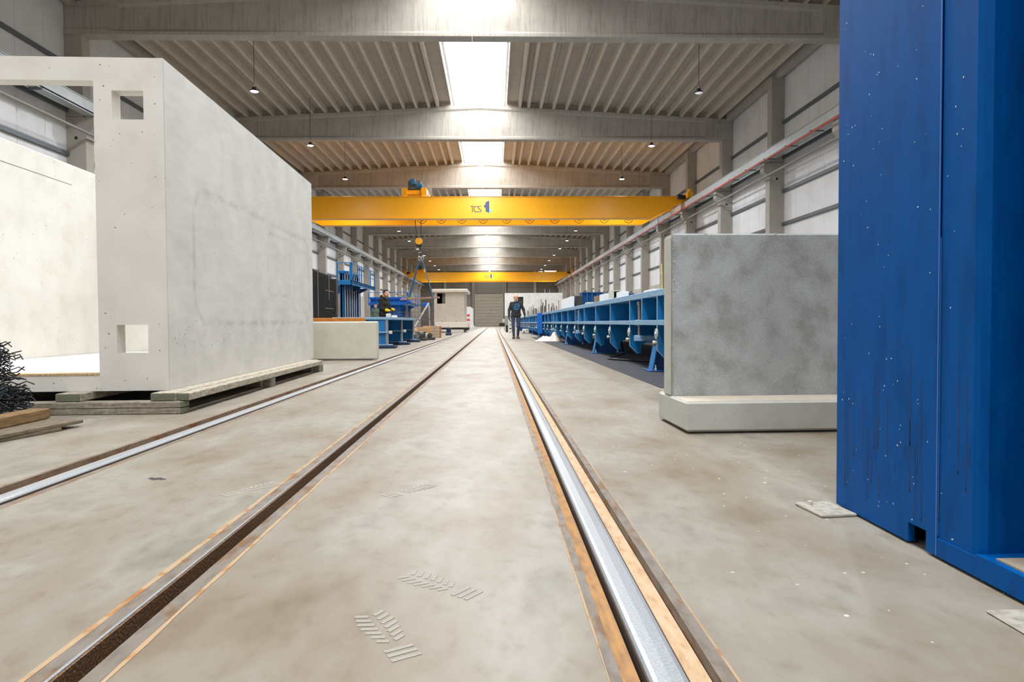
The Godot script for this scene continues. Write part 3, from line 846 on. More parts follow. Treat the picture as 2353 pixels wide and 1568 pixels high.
func build_post():
	var t = thing("gantry_leg", "tall glossy blue steel gantry leg at the right edge, beside the retaining wall", "gantry leg", V(1.18, 0.008, 0))
	var xf = Transform3D(Basis(Vector3(0, 0, -1), Vector3.UP, Vector3.LEFT), Vector3.ZERO)
	var m = MB.new()
	m.holed([1.745, 1.79, 1.87, 2.27], [0.0, 0.055, 3.4], [Vector2i(1, 0)], -0.02, 0.0, xf)
	m.box(V(0.02, 0, 2.27), V(0.75, 3.4, 2.255))
	m.box(V(0.02, 0.056, 1.9), V(0.7, 0.07, 1.75))
	obj("side_sheet", m, M.bluepost, t)
	obj("fold_edge", boxm(V(-0.001, 0.0, 1.752), V(0.008, 3.4, 1.745), 0.0025), M.worn_edge_shine, t)  # highlight and worn paint of the fold, put into its colour
	m = MB.new()
	m.prism(PackedVector2Array([Vector2(0.004, 1.744), Vector2(0.004, 1.62), Vector2(0.010, 1.605), Vector2(0.028, 1.597), Vector2(0.05, 1.6), Vector2(0.05, 1.744)]), Vector3.ZERO, Vector3.RIGHT, Vector3(0, 0, -1), Vector3(0, 3.4, 0))
	obj("edge_sheet", m, M.bluepost, t)
	obj("web", boxm(V(0.72, 0.05, 2.25), V(0.76, 3.4, 1.2)), M.bluepost, t)  # set deep so that the recess dims
	obj("return_sheet", boxm(V(0.05, 0.05, 1.65), V(0.72, 3.4, 1.6)), M.bluepost, t)
	obj("shade_flange", boxm(V(0.0, 0.0, 1.26), V(0.72, 3.4, 1.2)), M.bluepost, t)  # out of view, added to shut light out of the recess
	obj("shade_cap", boxm(V(0.0, 3.4, 2.27), V(0.76, 3.42, 1.2)), M.bluepost, t)  # lid added to darken the recess from above
	m = MB.new()
	m.box(V(0.0, 0.0, 1.744), V(0.012, 0.05, 0.75))
	m.box(V(0.0, 0.05, 1.6), V(0.75, 0.056, 0.75))
	obj("foot_channel", m, M.bluepost, t)
	obj("dust", boxm(V(0.02, 0.056, 1.56), V(0.7, 0.06, 0.76)), M.sand, t)
	var ch = MB.new()
	var rng = RandomNumberGenerator.new()
	rng.seed = 15
	for i in 90:
		var y = pow(rng.randf(), 1.3) * 1.75 + 0.06
		var d = rng.randf_range(1.66, 2.25)
		var s = rng.randf_range(0.0006, 0.0019)
		var x = -0.0005 if d > 1.75 else 0.0035
		ch.box(Vector3(-0.0005, -s * 1.5, -s), Vector3(0.0005, s * 1.5, s), Transform3D(Basis(Vector3.RIGHT, rng.randf() * TAU), V(x + 0.0004, y, d)))
	tag(obj("paint_chips", ch, M.chip, t), "", "", "", "stuff")
	var dr = MB.new()
	for i in 26:
		var d = rng.randf_range(1.63, 2.24)
		var y = rng.randf_range(0.07, 0.3)
		var L = rng.randf_range(0.03, 0.3)
		var x = -0.0004 if d > 1.75 else 0.0036
		var w = rng.randf_range(0.0008, 0.002)
		dr.box(V(x, y, d + w), V(x + 0.0008, y + L, d - w))
		dr.box(V(x, y - 0.006, d + w * 1.6), V(x + 0.0008, y + 0.004, d - w * 1.6))
	for i in 40:
		var d = rng.randf_range(1.78, 2.25)
		var y = rng.randf_range(0.09, 0.36)
		var w = rng.randf_range(0.001, 0.003)
		dr.box(V(-0.0004, y, d + w), V(0.0004, y + w * rng.randf_range(1.0, 3.0), d - w))
	tag(obj("drip_marks", dr, M.drip, t), "", "", "", "stuff")
	var k = thing("base_plate", "thin dusty plate with a bolt on the floor at the blue leg's far corner", "plate", V(1.1, 0.0, 2.2), 0.1)
	obj("plate", boxm(Vector3(-0.05, 0, -0.09), Vector3(0.075, 0.01, 0.07), 0.003), M.plate, k)
	var b = MB.new()
	b.lathe([[0.0, 0.012], [0.009, 0.012], [0.009, 0.0]], Vector3(-0.015, 0.01, -0.055), Vector3.UP, 6)
	obj("bolt", b, M.bolt, k)
	k = thing("base_plate", "thin worn plate on the floor near the foot channel of the blue leg", "plate", V(1.09, 0.0, 1.36))
	obj("plate", boxm(Vector3(-0.02, 0, -0.06), Vector3(0.08, 0.0065, 0.3), 0.003), M.plate, k)

func build_floor_marks():
	var rng = RandomNumberGenerator.new()
	rng.seed = 44
	var mm = MultiMesh.new()
	mm.transform_format = MultiMesh.TRANSFORM_3D
	var dm = MB.new()
	dm.lathe([[0.0, 0.0012], [0.8, 0.001], [1.0, 0.0]], Vector3.ZERO, Vector3.UP, 8)
	mm.mesh = dm.mesh()
	mm.instance_count = 170
	for i in 170:
		var p = V(rng.randf_range(0.5, 1.5), 0.0003, rng.randf_range(1.2, 5.2))
		if i > 110: p = V(rng.randf_range(-4.0, 0.2), 0.0003, rng.randf_range(1.2, 8.0))
		if i > 140: p = V(rng.randf_range(0.5, 1.6), 0.0003, rng.randf_range(3.4, 4.0))
		var s = rng.randf_range(0.0015, 0.006)
		if i < 8: s = rng.randf_range(0.006, 0.011)
		if i > 110 and i <= 140: s *= 0.5
		mm.set_instance_transform(i, Transform3D(Basis(Vector3.UP, rng.randf() * TAU).scaled(Vector3(s, 1.0, s * rng.randf_range(0.5, 1.0))), p))
	var o = MultiMeshInstance3D.new()
	o.name = "paint_splashes"
	o.multimesh = mm
	o.material_override = M.print_dust
	add_child(o, true)
	tag(o, "small white splashes scattered over the concrete floor", "splash", "", "stuff")
	var ob = MB.new()
	for q in [[0.0, 0.0, 0.024], [0.03, 0.01, 0.014], [-0.028, -0.012, 0.013]]:
		ob.lathe([[0.0, 0.0011], [q[2] * 0.8, 0.001], [q[2], 0.0]], Vector3(q[0], 0.0002, q[1]), Vector3.UP, 14)
	tag(obj("oil_spot", ob, M.dark, self, V(-1.403, 0.0, 2.804)), "small dark oil spot on the floor between the left rail and the groove", "oil spot")
	# dusty boot prints
	for q in [[-0.22, 1.36, 0.5, "pale dusty boot print near the bottom of the picture, clearest of them"], [-0.13, 1.62, 0.9, "smaller pale boot print just beyond the clearest one"], [-0.33, 2.55, -0.7, "faint pale boot print farther along beside the groove"], [-0.95, 2.6, -0.6, "faint pale boot print left of the dark groove"]]:
		var m = MB.new()
		for i in 7:
			var z = -0.115 + i * 0.022
			for s in [-1, 1]:
				var half = 0.045 - absf(i - 2.5) * 0.004
				var xf = Transform3D(Basis(Vector3.UP, s * 0.5), Vector3(s * half * 0.55, 0, z))
				m.box(Vector3(-half * 0.42, 0, -0.0055), Vector3(half * 0.42, 0.0008, 0.0055), xf)
		for i in 3:
			m.box(Vector3(-0.03, 0, 0.055 + i * 0.02), Vector3(0.03, 0.0008, 0.066 + i * 0.02))
		var t = obj("boot_print", m, M.boot_dust, self, V(q[0], 0.0002, q[1]))
		t.rotation.y = q[2]
		tag(t, q[3], "boot print", "boot prints in dust")

# ---------------------------------------------------------------- cranes
func build_crane(df, label, which):
	var t = thing("overhead_crane", label, "crane", V(0, 0, df))
	var prof = PackedVector2Array([Vector2(-11.9, 7.36), Vector2(-10.35, 6.58), Vector2(9.05, 6.58), Vector2(10.6, 7.36), Vector2(10.6, 7.78), Vector2(-11.9, 7.78)])
	var gs = []
	for z in [0.0, -2.6]:
		var m = MB.new()
		m.prism(prof, Vector3(0, 0, z - 0.04), Vector3.RIGHT, Vector3.UP, Vector3(0, 0, -0.48))
		m.cbox(Vector3(-11.9, 7.78, z - 0.56), Vector3(10.6, 7.805, z), 0.004)
		m.cbox(Vector3(-10.38, 6.555, z - 0.58), Vector3(9.08, 6.58, z + 0.02), 0.004)
		for e in [[-10.36, -11.9], [9.06, 10.6]]:
			var a = Vector2(e[0], 6.56); var b = Vector2(e[1], 7.34)
			m.prism(PackedVector2Array([a, b, b + Vector2(0, 0.025), a + Vector2(0, 0.025)]), Vector3(0, 0, z), Vector3.RIGHT, Vector3.UP, Vector3(0, 0, -0.56))
		gs.append(obj("girder", m, M.yellow, t))
	# lettering and mark on the near girder
	var f = SystemFont.new()
	f.font_names = PackedStringArray(["Droid Sans"])
	for q in [["T", -1.172], ["C", -0.975], ["S", -0.765]]:
		var tm = TextMesh.new()
		tm.text = q[0]
		tm.font = f
		tm.font_size = 64
		tm.pixel_size = 0.0078
		tm.depth = 0.01
		obj("letter", tm, M.lettering, gs[0], Vector3(q[1], 7.08, -0.036))
	var mk = MB.new()
	mk.prism(PackedVector2Array([Vector2(-0.507, 7.322), Vector2(-0.424, 7.335), Vector2(-0.422, 7.481), Vector2(-0.212, 7.556), Vector2(-0.212, 6.888), Vector2(-0.409, 6.947), Vector2(-0.424, 7.164), Vector2(-0.5, 7.181)]), Vector3(0, 0, -0.034), Vector3.RIGHT, Vector3.UP, Vector3(0, 0, -0.01))
	obj("logo_mark", mk, M.logo, gs[0])
	obj("logo_accent", boxm(Vector3(-0.19, 6.888, -0.044), Vector3(-0.091, 7.09, -0.034)), M.logo2, gs[0])
	for s in [[11.04, 1], [-12.34, -1]]:
		var m = MB.new()
		m.cbox(Vector3(s[0] - 0.16, 7.58, -3.9), Vector3(s[0] + 0.16, 7.9, 0.8), 0.015)
		m.box(Vector3(minf(s[0], s[0] - s[1] * 0.6), 7.4, -3.1), Vector3(maxf(s[0], s[0] - s[1] * 0.6), 7.78, -2.65))
		m.box(Vector3(minf(s[0], s[0] - s[1] * 0.6), 7.4, -0.5), Vector3(maxf(s[0], s[0] - s[1] * 0.6), 7.78, -0.06))
		m.box(Vector3(s[0] - 0.05, 7.9, 0.4), Vector3(s[0] + 0.08, 8.1, 0.75))
		var c = obj("end_carriage", m, M.yellow, t)
		for z in [0.45, -3.5]:
			var w = MB.new()
			w.lathe([[0.0, -0.05], [0.16, -0.05], [0.16, 0.05], [0.0, 0.05]], Vector3(s[0], 7.68, z), Vector3.RIGHT, 16)
			obj("wheel", w, M.black, c)
		var mo = MB.new()
		mo.lathe([[0.0, 0.0], [0.12, 0.0], [0.13, 0.02], [0.13, 0.42], [0.1, 0.5], [0.0, 0.5]], Vector3(s[0] - s[1] * 0.15, 7.68, 0.3), Vector3(-s[1], 0.0, 0.25), 14)
		obj("drive_motor", mo, M.black, t)
	for r in [[7.55, 9.1], [6.5, 7.2]]:
		var cb = boxm(Vector3(r[0], 7.81, -3.1), Vector3(r[1], 8.16 if r[0] > 7 else 8.1, -2.7), 0.01)
		obj("cabinet", cb, M.white if r[0] > 7 else M.steelbox, t)
		if r[0] > 7:
			for x in [r[0] - 0.1, r[1]]: obj("bracket", boxm(Vector3(x, 7.8, -3.1), Vector3(x + 0.1, 8.2, -2.6)), M.yellow, t)
	if which == 0:
		for x in [-4.105, -2.991, -1.807, -0.569, 0.791, 2.128, 3.597, 5.0, 6.476, 7.893]:
			var m = MB.new()
			for q in [[0.42, 0.5, -0.85], [0.3, 0.36, -0.8]]:
				var path = []
				for i in 13:
					var a = -1.0 + i / 6.0
					path.append(Vector3(x + a * q[0], 6.9 - q[1] * (1.0 - a * a), q[2]))
				m.tube(path, 0.016, 5)
			obj("festoon_cable", m, M.black, t)
		obj("festoon_track", boxm(Vector3(-9, 6.9, -0.88), Vector3(8.9, 6.95, -0.76)), M.galv, t)
	return t

func build_cranes():
	build_crane(38.2, "yellow overhead travelling crane with TCS lettering, nearer of the two", 0)
	build_crane(95.0, "yellow overhead travelling crane in the distance, before the far wall", 1)
	for q in [[0, -4.48, 38.2, "yellow crane trolley with blue motors riding on the nearer crane"], [1, -10.5, 95.0, "yellow crane trolley riding on the distant crane"]]:
		var t = thing("crane_trolley", q[3], "trolley", V(q[1], 7.806, q[2]))
		var m = MB.new()
		for x in [-0.7, 0.4]:
			m.cbox(Vector3(x, 0.16, -2.9), Vector3(x + 0.32, 0.52, -0.2), 0.012)
			for z in [-2.86, -0.36]: m.cbox(Vector3(x + 0.03, 0.0, z - 0.16), Vector3(x + 0.29, 0.2, z + 0.16), 0.01)
		m.box(Vector3(-0.5, 0.2, -1.0), Vector3(0.5, 0.42, -0.4)); m.box(Vector3(-0.5, 0.2, -2.7), Vector3(0.5, 0.42, -2.2))
		obj("frame", m, M.yellow, t)
		obj("housing", boxm(Vector3(-0.38, 0.5, -1.5), Vector3(0.36, 1.02, -0.6), 0.03), M.steelbox, t)
		var mo = MB.new()
		mo.lathe([[0.0, 0.0], [0.1, 0.0], [0.17, 0.03], [0.18, 0.08], [0.18, 0.5], [0.0, 0.5]], Vector3(-0.08, 0.88, -0.2), Vector3(0, 0, -1), 20)
		obj("motor", mo, M.motor, t)
		var m2 = MB.new()
		m2.lathe([[0.0, 0.0], [0.13, 0.02], [0.15, 0.06], [0.15, 0.4], [0.0, 0.4]], Vector3(0.5, 0.66, -0.5), Vector3(-1, 0, -0.2), 18)
		obj("motor", m2, M.motor, t)
		var cl = MB.new()
		for i in 4:
			var path = []
			for k in 9: path.append(Vector3(0.72 + 0.05 * i + 0.1 * sin(k * 0.4), 0.75 - k * 0.09, -0.4 - 0.05 * i))
			cl.tube(path, 0.02, 5)
		obj("cable_loop", cl, M.strap, t)
		var rp = MB.new()
		if q[0] == 0:
			for x in [-0.21, -0.15, 0.24, 0.3]: rp.tube([Vector3(x, 0.3, -1.55), Vector3(0.1 + (-0.13 if x < 0 else 0.13), -2.12, -1.55)], 0.012, 5)
		else:
			for x in [-0.15, 0.24]: rp.tube([Vector3(x, 0.3, -1.55), Vector3(x, -0.9, -1.55)], 0.012, 5)
		obj("hoist_rope", rp, M.wire, t)
	# hook block
	var t = thing("hook_block", "yellow hook block with a dark steel hook hanging from the nearer crane", "hook block", V(-4.37, 5.45, 39.75))
	for z in [0.09, -0.09]:
		var m = MB.new()
		m.lathe([[0.0, 0.06], [0.05, 0.06], [0.06, 0.05], [0.18, 0.05], [0.2, 0.03], [0.2, -0.03], [0.18, -0.05], [0.0, -0.05]], Vector3(0, 0, z), Vector3(0, 0, 1), 24)
		obj("sheave_cover", m, M.yellow, t)
	obj("frame", boxm(Vector3(-0.15, -0.32, -0.1), Vector3(0.15, -0.1, 0.1), 0.03), M.black, t)
	var hp = []
	var hr = []
	for i in 16:
		var a = deg_to_rad(90.0 - i * 17.0)
		hp.append(Vector3(0.1 + 0.13 * cos(a) - 0.03, -0.62 + 0.15 * sin(a), 0)); hr.append(0.05 - 0.018 * absf(i - 7) / 8.0)
	var hm = MB.new()
	hm.tube([Vector3(0.07, -0.3, 0), Vector3(0.07, -0.48, 0)], 0.045, 10)
	hm.tube(hp, hr, 10)
	obj("hook", hm, M.hookmetal, t)
	# rings, slings and the load
	t = thing("lifting_chain", "shiny steel rings and shackles hanging in the crane hook", "shackle", V(-4.28, 4.72, 39.75))
	var rm = MB.new()
	for q in [[Vector3(0, -0.05, 0), 0.12, 0.16], [Vector3(-0.07, -0.27, 0), 0.06, 0.13], [Vector3(0.1, -0.27, 0), 0.06, 0.13]]:
		var path = []
		for i in 17:
			var a = TAU * i / 16.0
			path.append(q[0] + Vector3(cos(a) * q[1], sin(a) * q[2], 0))
		rm.tube(path, 0.022, 8, false)
	obj("ring", rm, M.chrome, t)
	for q in [[-4.35, 4.4, -5.16, 2.13, 40.75, "left", [0.0, 0.09]], [-4.19, 4.4, -3.48, 2.13, 38.86, "right", [0.0]]]:
		var m = MB.new()
		for o in q[6]:
			var a = V(q[0], q[1], 39.75); var b = V(q[2] + o, q[3], q[4])
			m.tube([a, a.lerp(b, 0.5), b], 0.032, 8)
		var ring = []
		var bd = Vector3(0.66, 0.0, 0.751)
		var bs = bd.cross(Vector3.UP).normalized()
		for i in 13:
			var w = TAU * i / 12.0
			ring.append(V(q[2], 2.1, q[4]) + (bs * cos(w) + Vector3.UP * sin(w)) * 0.085)
		m.tube(ring, 0.02, 6, false)
		tag(obj("lifting_sling", m, M.sling), "blue lifting sling on the %s side of the crane hook" % q[5], "sling", "blue lifting slings")
	var bar = MB.new()
	bar.cbox(Vector3(-1.95, -0.05, -0.05), Vector3(1.95, 0.05, 0.05), 0.012)
	var bt = obj("lifted_bar", bar, M.rebar_pale, self, V(-4.4, 2.1, 39.9))
	bt.rotation.y = -0.85
	tag(bt, "long rust-pink bar hanging level in the blue slings", "bar")
	var gm = MB.new()
	gm.tube([V(-5.0, 2.16, 40.8), V(-5.05, 2.42, 40.8), V(-4.95, 2.42, 40.8), V(-4.9, 2.16, 40.8)], 0.03, 6)
	gm.cbox(V(-5.22, 2.13, 40.86), V(-5.0, 2.24, 40.7), 0.02)
	tag(obj("clamp", gm, M.green), "yellow-green clamp sitting on the lifted bar", "clamp")

# ---------------------------------------------------------------- left side, middle distance
func build_left():
	var t = thing("concrete_block", "low pale concrete block on the floor beyond the room module", "concrete block", V(-2.03, 0.012, 11.75), 0.015)
	obj("block", boxm(Vector3(-2.2, 0.0, -0.17), Vector3(0, 0.665, 0), 0.02), M.block, t)
	obj("packing", boxm(Vector3(-2.0, -0.012, -0.16), Vector3(-0.1, 0.0, -0.02)), M.dark, t)
	t = thing("plank", "orange-brown plank lying on top of the low concrete block", "plank", V(-2.27, 0.678, 11.82))
	obj("board", boxm(Vector3(-1.7, 0, -0.13), Vector3(0, 0.062, 0.03), 0.006), M.orange_plank, t)
	# formwork table: a transverse head and a long side beam
	t = thing("formwork_table", "blue steel formwork table behind the low concrete block, three ribs facing the rails", "formwork table")
	obj("top_plate", boxm(V(-4.1, 0.735, 18.0), V(-2.62, 0.8, 17.15), 0.006), M.blue_dusty, t)
	obj("top_plate", boxm(V(-3.25, 0.735, 23.0), V(-2.64, 0.8, 18.01), 0.006), M.blue_dusty, t)
	obj("web", boxm(V(-3.25, 0.1, 23.0), V(-3.19, 0.735, 17.95)), M.blue_dark, t)
	obj("web", boxm(V(-4.1, 0.1, 17.98), V(-3.2, 0.735, 17.9)), M.blue, t)
	for d in [17.2, 19.9, 22.7]:
		obj("rib", boxm(V(-3.19, 0.08, d + 0.02), V(-2.72, 0.733, d)), M.blue, t)
		obj("rib_flange", boxm(V(-2.72, 0.08, d + 0.1), V(-2.705, 0.733, d - 0.1)), M.steel_grey, t)
		obj("rib_flange", boxm(V(-2.755, 0.08, d - 0.02), V(-2.72, 0.733, d - 0.035)), M.steel_grey, t)
		obj("middle_flange", boxm(V(-3.19, 0.395, d + 0.01), V(-2.68, 0.43, d - 0.12), 0.005), M.blue_edge, t)
		obj("lug", boxm(V(-2.66, 0.37, d - 0.06), V(-2.58, 0.45, d - 0.12), 0.01), M.bolt, t)
		obj("foot", boxm(V(-3.15, 0.0, d + 0.3), V(-2.5, 0.075, d - 0.12), 0.012), M.dark_foot, t)
		obj("foot_plate", boxm(V(-3.1, 0.076, d + 0.2), V(-2.6, 0.105, d - 0.1), 0.004), M.blue_edge, t)
	t = thing("machine_part", "small light-grey casting on the corner of the blue formwork table", "machine part", V(-2.75, 0.801, 17.6), 0.3)
	obj("casting", boxm(Vector3(-0.06, 0, -0.06), Vector3(0.06, 0.09, 0.06), 0.008), M.bolt, t)
	t = thing("white_card", "small white card standing on the blue formwork table", "card", V(-2.86, 0.801, 19.4))
	obj("card", boxm(Vector3(-0.08, 0, -0.01), Vector3(0.08, 0.07, 0.01), 0.002), M.white, t)
	# stack of black mesh mats leaning upright
	t = thing("mesh_stack", "upright stack of black steel mesh mats with white straps, left of the blue tower", "mesh mats")
	var m = MB.new()
	for L in 5:
		var x = -6.6 - L * 0.05
		for i in 42: m.box(V(x - 0.006, 0.02, 24.5 + i * 0.085 + 0.007), V(x + 0.006, 2.66 - 0.006 * i + 0.02 * (L % 2), 24.5 + i * 0.085 - 0.007))
		for i in 48: m.box(V(x - 0.012, 0.05 + i * 0.054 - 0.007, 28.0), V(x, 0.05 + i * 0.054 + 0.007, 24.45))
	tag(obj("mats", m, M.mesh_black, t), "", "", "", "stuff")
	obj("backing_sheet", boxm(V(-6.9, 0, 28.0), V(-6.86, 2.6, 24.5)), M.mesh_black, t)
	for d in [25.4, 27.1]: obj("strap", boxm(V(-6.59, 0.9 if d < 26 else 1.6, d + 0.014), V(-6.583, 2.62, d - 0.014)), M.strap, t)
	for y in [1.95, 1.25]: obj("strap", boxm(V(-6.59, y - 0.008, 27.8), V(-6.583, y + 0.008, 26.5)), M.strap, t)
	obj("end_board", boxm(V(-6.85, 0, 28.35), V(-6.52, 2.5, 28.05), 0.01), M.dark, t)
	# blue formwork towers with working platforms
	tower("blue formwork tower with a railed platform and ladder, beside the black mesh mats", -6.95, -6.3, 30.0, 36.0, 2.37, 2.57, 3.35, -6.66, 33.4, 3.02, M.blue, M.blue_dark)
	tower("bright blue formwork tower with a railed platform, behind the man in black", -8.9, -6.1, 48.0, 54.5, 1.93, 2.14, 2.84, -6.6, 53.5, 2.5, M.blue_bright, M.blue_bright)
	# loose things between the towers and the kiosk
	t = thing("rebar_bundle", "thin steel bars lying in racks before the kiosk", "rebar")
	var rb = MB.new()
	for i in 9:
		var y = 0.8 + 0.12 * (i % 4)
		rb.tube([V(-5.3 + 0.06 * i, y, 31.0 + 0.25 * i), V(-2.9 - 0.03 * i, y + 0.03 * sin(i * 2.1), 30.8 + 0.28 * i)], 0.01, 5)
	for x in [-5.0, -4.1, -3.2]:
		for i in 3: rb.tube([V(x, 0.0, 31.2 + i * 1.3), V(x + 0.02, 1.25, 31.2 + i * 1.3)], 0.014, 5)
	tag(obj("bars", rb, M.rebar, t), "", "", "", "stuff")
	t = thing("crate", "pale wooden crate with grey steel corners on the floor before the kiosk", "crate", V(-2.3, 0.0, 29.3), 0.05)
	for i in 4: obj("board", boxm(Vector3(-0.8, 0.02 + i * 0.125, -0.6), Vector3(0, 0.135 + i * 0.125, 0), 0.008), M.crate, t)
	obj("corner_strap", boxm(Vector3(-0.3, 0.0, -0.01), Vector3(-0.2, 0.52, 0.008)), M.steel_grey, t)
	obj("corner_post", boxm(Vector3(-0.06, 0.0, -0.05), Vector3(0.01, 0.5, 0.012)), M.timber_brown, t)
	t = thing("crate", "long flat orange-brown timber crate behind the pile of machine parts", "crate", V(-2.75, 0.0, 27.0), 0.03)
	for i in 3: obj("board", boxm(Vector3(-1.3, 0.28 + i * 0.06, -0.8), Vector3(0.1, 0.335 + i * 0.06, 0), 0.006), M.crate, t)
	obj("bearer", boxm(Vector3(-1.2, 0.0, -0.7), Vector3(0.0, 0.28, -0.1)), M.dark, t)
	t = thing("crate", "small upright pale crate at the end of the blue formwork ribs", "crate", V(-3.25, 0.0, 25.0), 0.0)
	for i in 3: obj("board", boxm(Vector3(-0.25 + i * 0.17, 0.0, -0.3), Vector3(-0.1 + i * 0.17, 0.58, 0), 0.006), M.crate, t)
	var rng = RandomNumberGenerator.new()
	rng.seed = 9
	var labels = ["dark machine part on a black skid, nearest of the row beside the rail", "greenish machine part on a black skid, second of the row", "pale machine part on a dark skid, farthest of the row before the crate"]
	for k in 3:
		t = thing("machine_part", labels[k], "machine part", V(-2.95 + 0.2 * k, 0, 23.5 + 1.05 * k))
		obj("skid", boxm(Vector3(-0.42, 0.0, -0.35), Vector3(0.3, 0.1, 0.3), 0.02), M.dark_foot if k == 0 else M.dark, t)
		for i in 5:
			var p = Vector3(rng.randf_range(-0.34, 0.1), 0.1, rng.randf_range(-0.3, 0.1))
			obj("casting", boxm(p, p + Vector3(rng.randf_range(0.08, 0.24), rng.randf_range(0.08, 0.26), rng.randf_range(0.08, 0.2)), 0.015), [M.steelbox, M.grey_green, M.dark, M.bolt][(i + k) % 4], t)
		var hs = MB.new()
		hs.lathe([[0.0, 0.0], [0.09, 0.0], [0.09, 0.1], [0.04, 0.12], [0.0, 0.12]], Vector3(0.12, 0.18, 0.18), Vector3(0.3, 0, 1), 14)
		obj("flange", hs, M.dark, t)
	t = thing("pump_stand", "small dark blue pump stand on the floor before the kiosk", "pump", V(-2.35, 0, 35.0))
	obj("stand", boxm(Vector3(-0.15, 0, -0.2), Vector3(0.15, 0.12, 0.2), 0.02), M.dark_foot, t)
	var pm = MB.new()
	pm.lathe([[0.0, 0.0], [0.12, 0.02], [0.12, 0.25], [0.05, 0.3], [0.0, 0.3]], Vector3(0, 0.12, 0), Vector3.UP, 14)
	obj("body", pm, M.dark_foot, t)
	t = thing("frame_prop", "pale bluish steel prop leaning against the kiosk", "prop", V(-4.35, 0, 43.5))
	var fp = MB.new()
	fp.tube([Vector3(-0.75, 0.4, 0), Vector3(0.1, 1.95, -0.6)], 0.07, 8)
	fp.tube([Vector3(0.1, 1.95, -0.6), Vector3(0.2, 0.0, -0.5)], 0.05, 8)
	obj("tube", fp, M.galv, t)
	t = thing("handwheel_arm", "bright blue lifting arm sticking out beside the kiosk", "arm", V(-5.2, 1.9, 47.0))
	obj("stand", boxm(Vector3(-0.9, -1.9, -0.05), Vector3(-0.8, 0.0, 0.05)), M.girt, t)
	obj("arm", boxm(Vector3(-1.0, -0.04, -0.05), Vector3(0.9, 0.04, 0.05), 0.01), M.girt, t)
	obj("grip", boxm(Vector3(0.2, -0.1, -0.1), Vector3(0.85, 0.16, 0.1), 0.03), M.blue_bright, t)
	# kiosk
	t = thing("kiosk", "small cream precast kiosk with a flat overhanging roof and one dark window", "kiosk", V(-4.05, 0, 45.8))
	var b = MB.new()
	b.holed([0.0, 0.2, 0.76, 2.05], [0.32, 1.96, 2.67, 2.72], [Vector2i(1, 1)], -0.12, 0.0)
	obj("front_wall", b, M.kiosk, t)
	obj("side_wall", boxm(Vector3(1.93, 0.32, -4.2), Vector3(2.05, 2.72, -0.12)), M.kiosk, t)
	obj("side_wall", boxm(Vector3(0.0, 0.32, -4.2), Vector3(0.12, 2.72, -0.12)), M.kiosk, t)
	obj("rear_wall", boxm(Vector3(0.12, 0.32, -4.2), Vector3(1.93, 2.72, -4.08)), M.kiosk, t)
	obj("inner_wall", boxm(Vector3(0.52, 0.32, -1.2), Vector3(1.9, 2.72, -1.1)), M.kiosk, t)
	obj("roof", boxm(Vector3(-0.13, 2.72, -4.4), Vector3(2.3, 2.95, 0.18), 0.04), M.kiosk_trim, t)
	obj("plinth", boxm(Vector3(0.05, 0.32, -4.25), Vector3(2.27, 0.69, 0.03), 0.015), M.kiosk_trim, t)
	for i in 9: obj("groove", boxm(Vector3(0.8 if i >= 5 else 0.01, 0.9 + i * 0.2, 0.0), Vector3(2.04, 0.905 + i * 0.2, 0.0015)), M.kiosk_trim, t)
	obj("inner_wall", boxm(Vector3(0.5, 0.32, -0.9), Vector3(0.95, 2.72, -0.8)), M.kiosk_trim, t)
	for x in [0.55, 1.5]:
		var h = MB.new()
		h.lathe([[0.03, 0.0], [0.03, 0.01], [0.0, 0.01]], Vector3(x, 0.75, 0), Vector3(0, 0, 1), 10)
		obj("anchor_hole", h, M.dark, t)
	obj("base", boxm(Vector3(0.3, 0.2, -4.0), Vector3(1.95, 0.32, -0.1)), M.dark, t)
	for q in [[0.8, -0.05, 0.0, 0.19], [0.9, -1.6, 0.0, 0.19], [0.9, -3.4, 0.0, 0.19]]:
		obj("bearer", boxm(Vector3(q[0], q[2], q[1] - 0.35), Vector3(2.0, q[3], q[1]), 0.01), M.kiosk_trim if q[1] > -1 else M.column, t)
	t = thing("white_slab", "white precast slab standing upright behind the kiosk", "slab", V(-2.45, 0, 60.0))
	m = MB.new()
	m.prism(PackedVector2Array([Vector2(0, 0.0), Vector2(0.56, 0.0), Vector2(0.56, 1.95), Vector2(0.36, 2.08), Vector2(0, 2.08)]), Vector3.ZERO, Vector3.RIGHT, Vector3.UP, Vector3(0, 0, -3.0))
	obj("slab", m, M.white, t)
	obj("foot", boxm(Vector3(0.3, 0.0, -3.0), Vector3(0.68, 0.35, 0.03), 0.01), M.white, t)
	t = thing("barrier", "red and white barrier boards standing before the white slab", "barrier", V(-2.38, 0, 58.5))
	for i in 5: obj("stripe_board", boxm(Vector3(0.0, 0.4 + i * 0.2, -0.02), Vector3(0.3, 0.58 + i * 0.2, 0.02), 0.004), M.redpaint if i % 2 == 0 else M.white, t)
	obj("post", boxm(Vector3(0.02, 0.0, -0.03), Vector3(0.07, 1.4, -0.02)), M.steel_grey, t)
	obj("post", boxm(Vector3(0.24, 0.0, -0.03), Vector3(0.29, 1.4, -0.02)), M.steel_grey, t)
	t = thing("motor_cart", "small dark motor with an orange cover at the kiosk corner", "motor", V(-2.2, 0, 55.0))
	m = MB.new()
	for s in [-1, 1]: m.lathe([[0.0, -0.04], [0.2, -0.04], [0.2, 0.04], [0.0, 0.04]], Vector3(0, 0.2, s * 0.2), Vector3(0, 0, 1), 14)
	obj("wheels", m, M.black, t)
	obj("body", boxm(Vector3(-0.15, 0.15, -0.16), Vector3(0.2, 0.45, 0.16), 0.03), M.grey_green, t)
	obj("cover", boxm(Vector3(-0.12, 0.46, -0.14), Vector3(0.18, 0.66, 0.14), 0.03), M.redpaint, t)
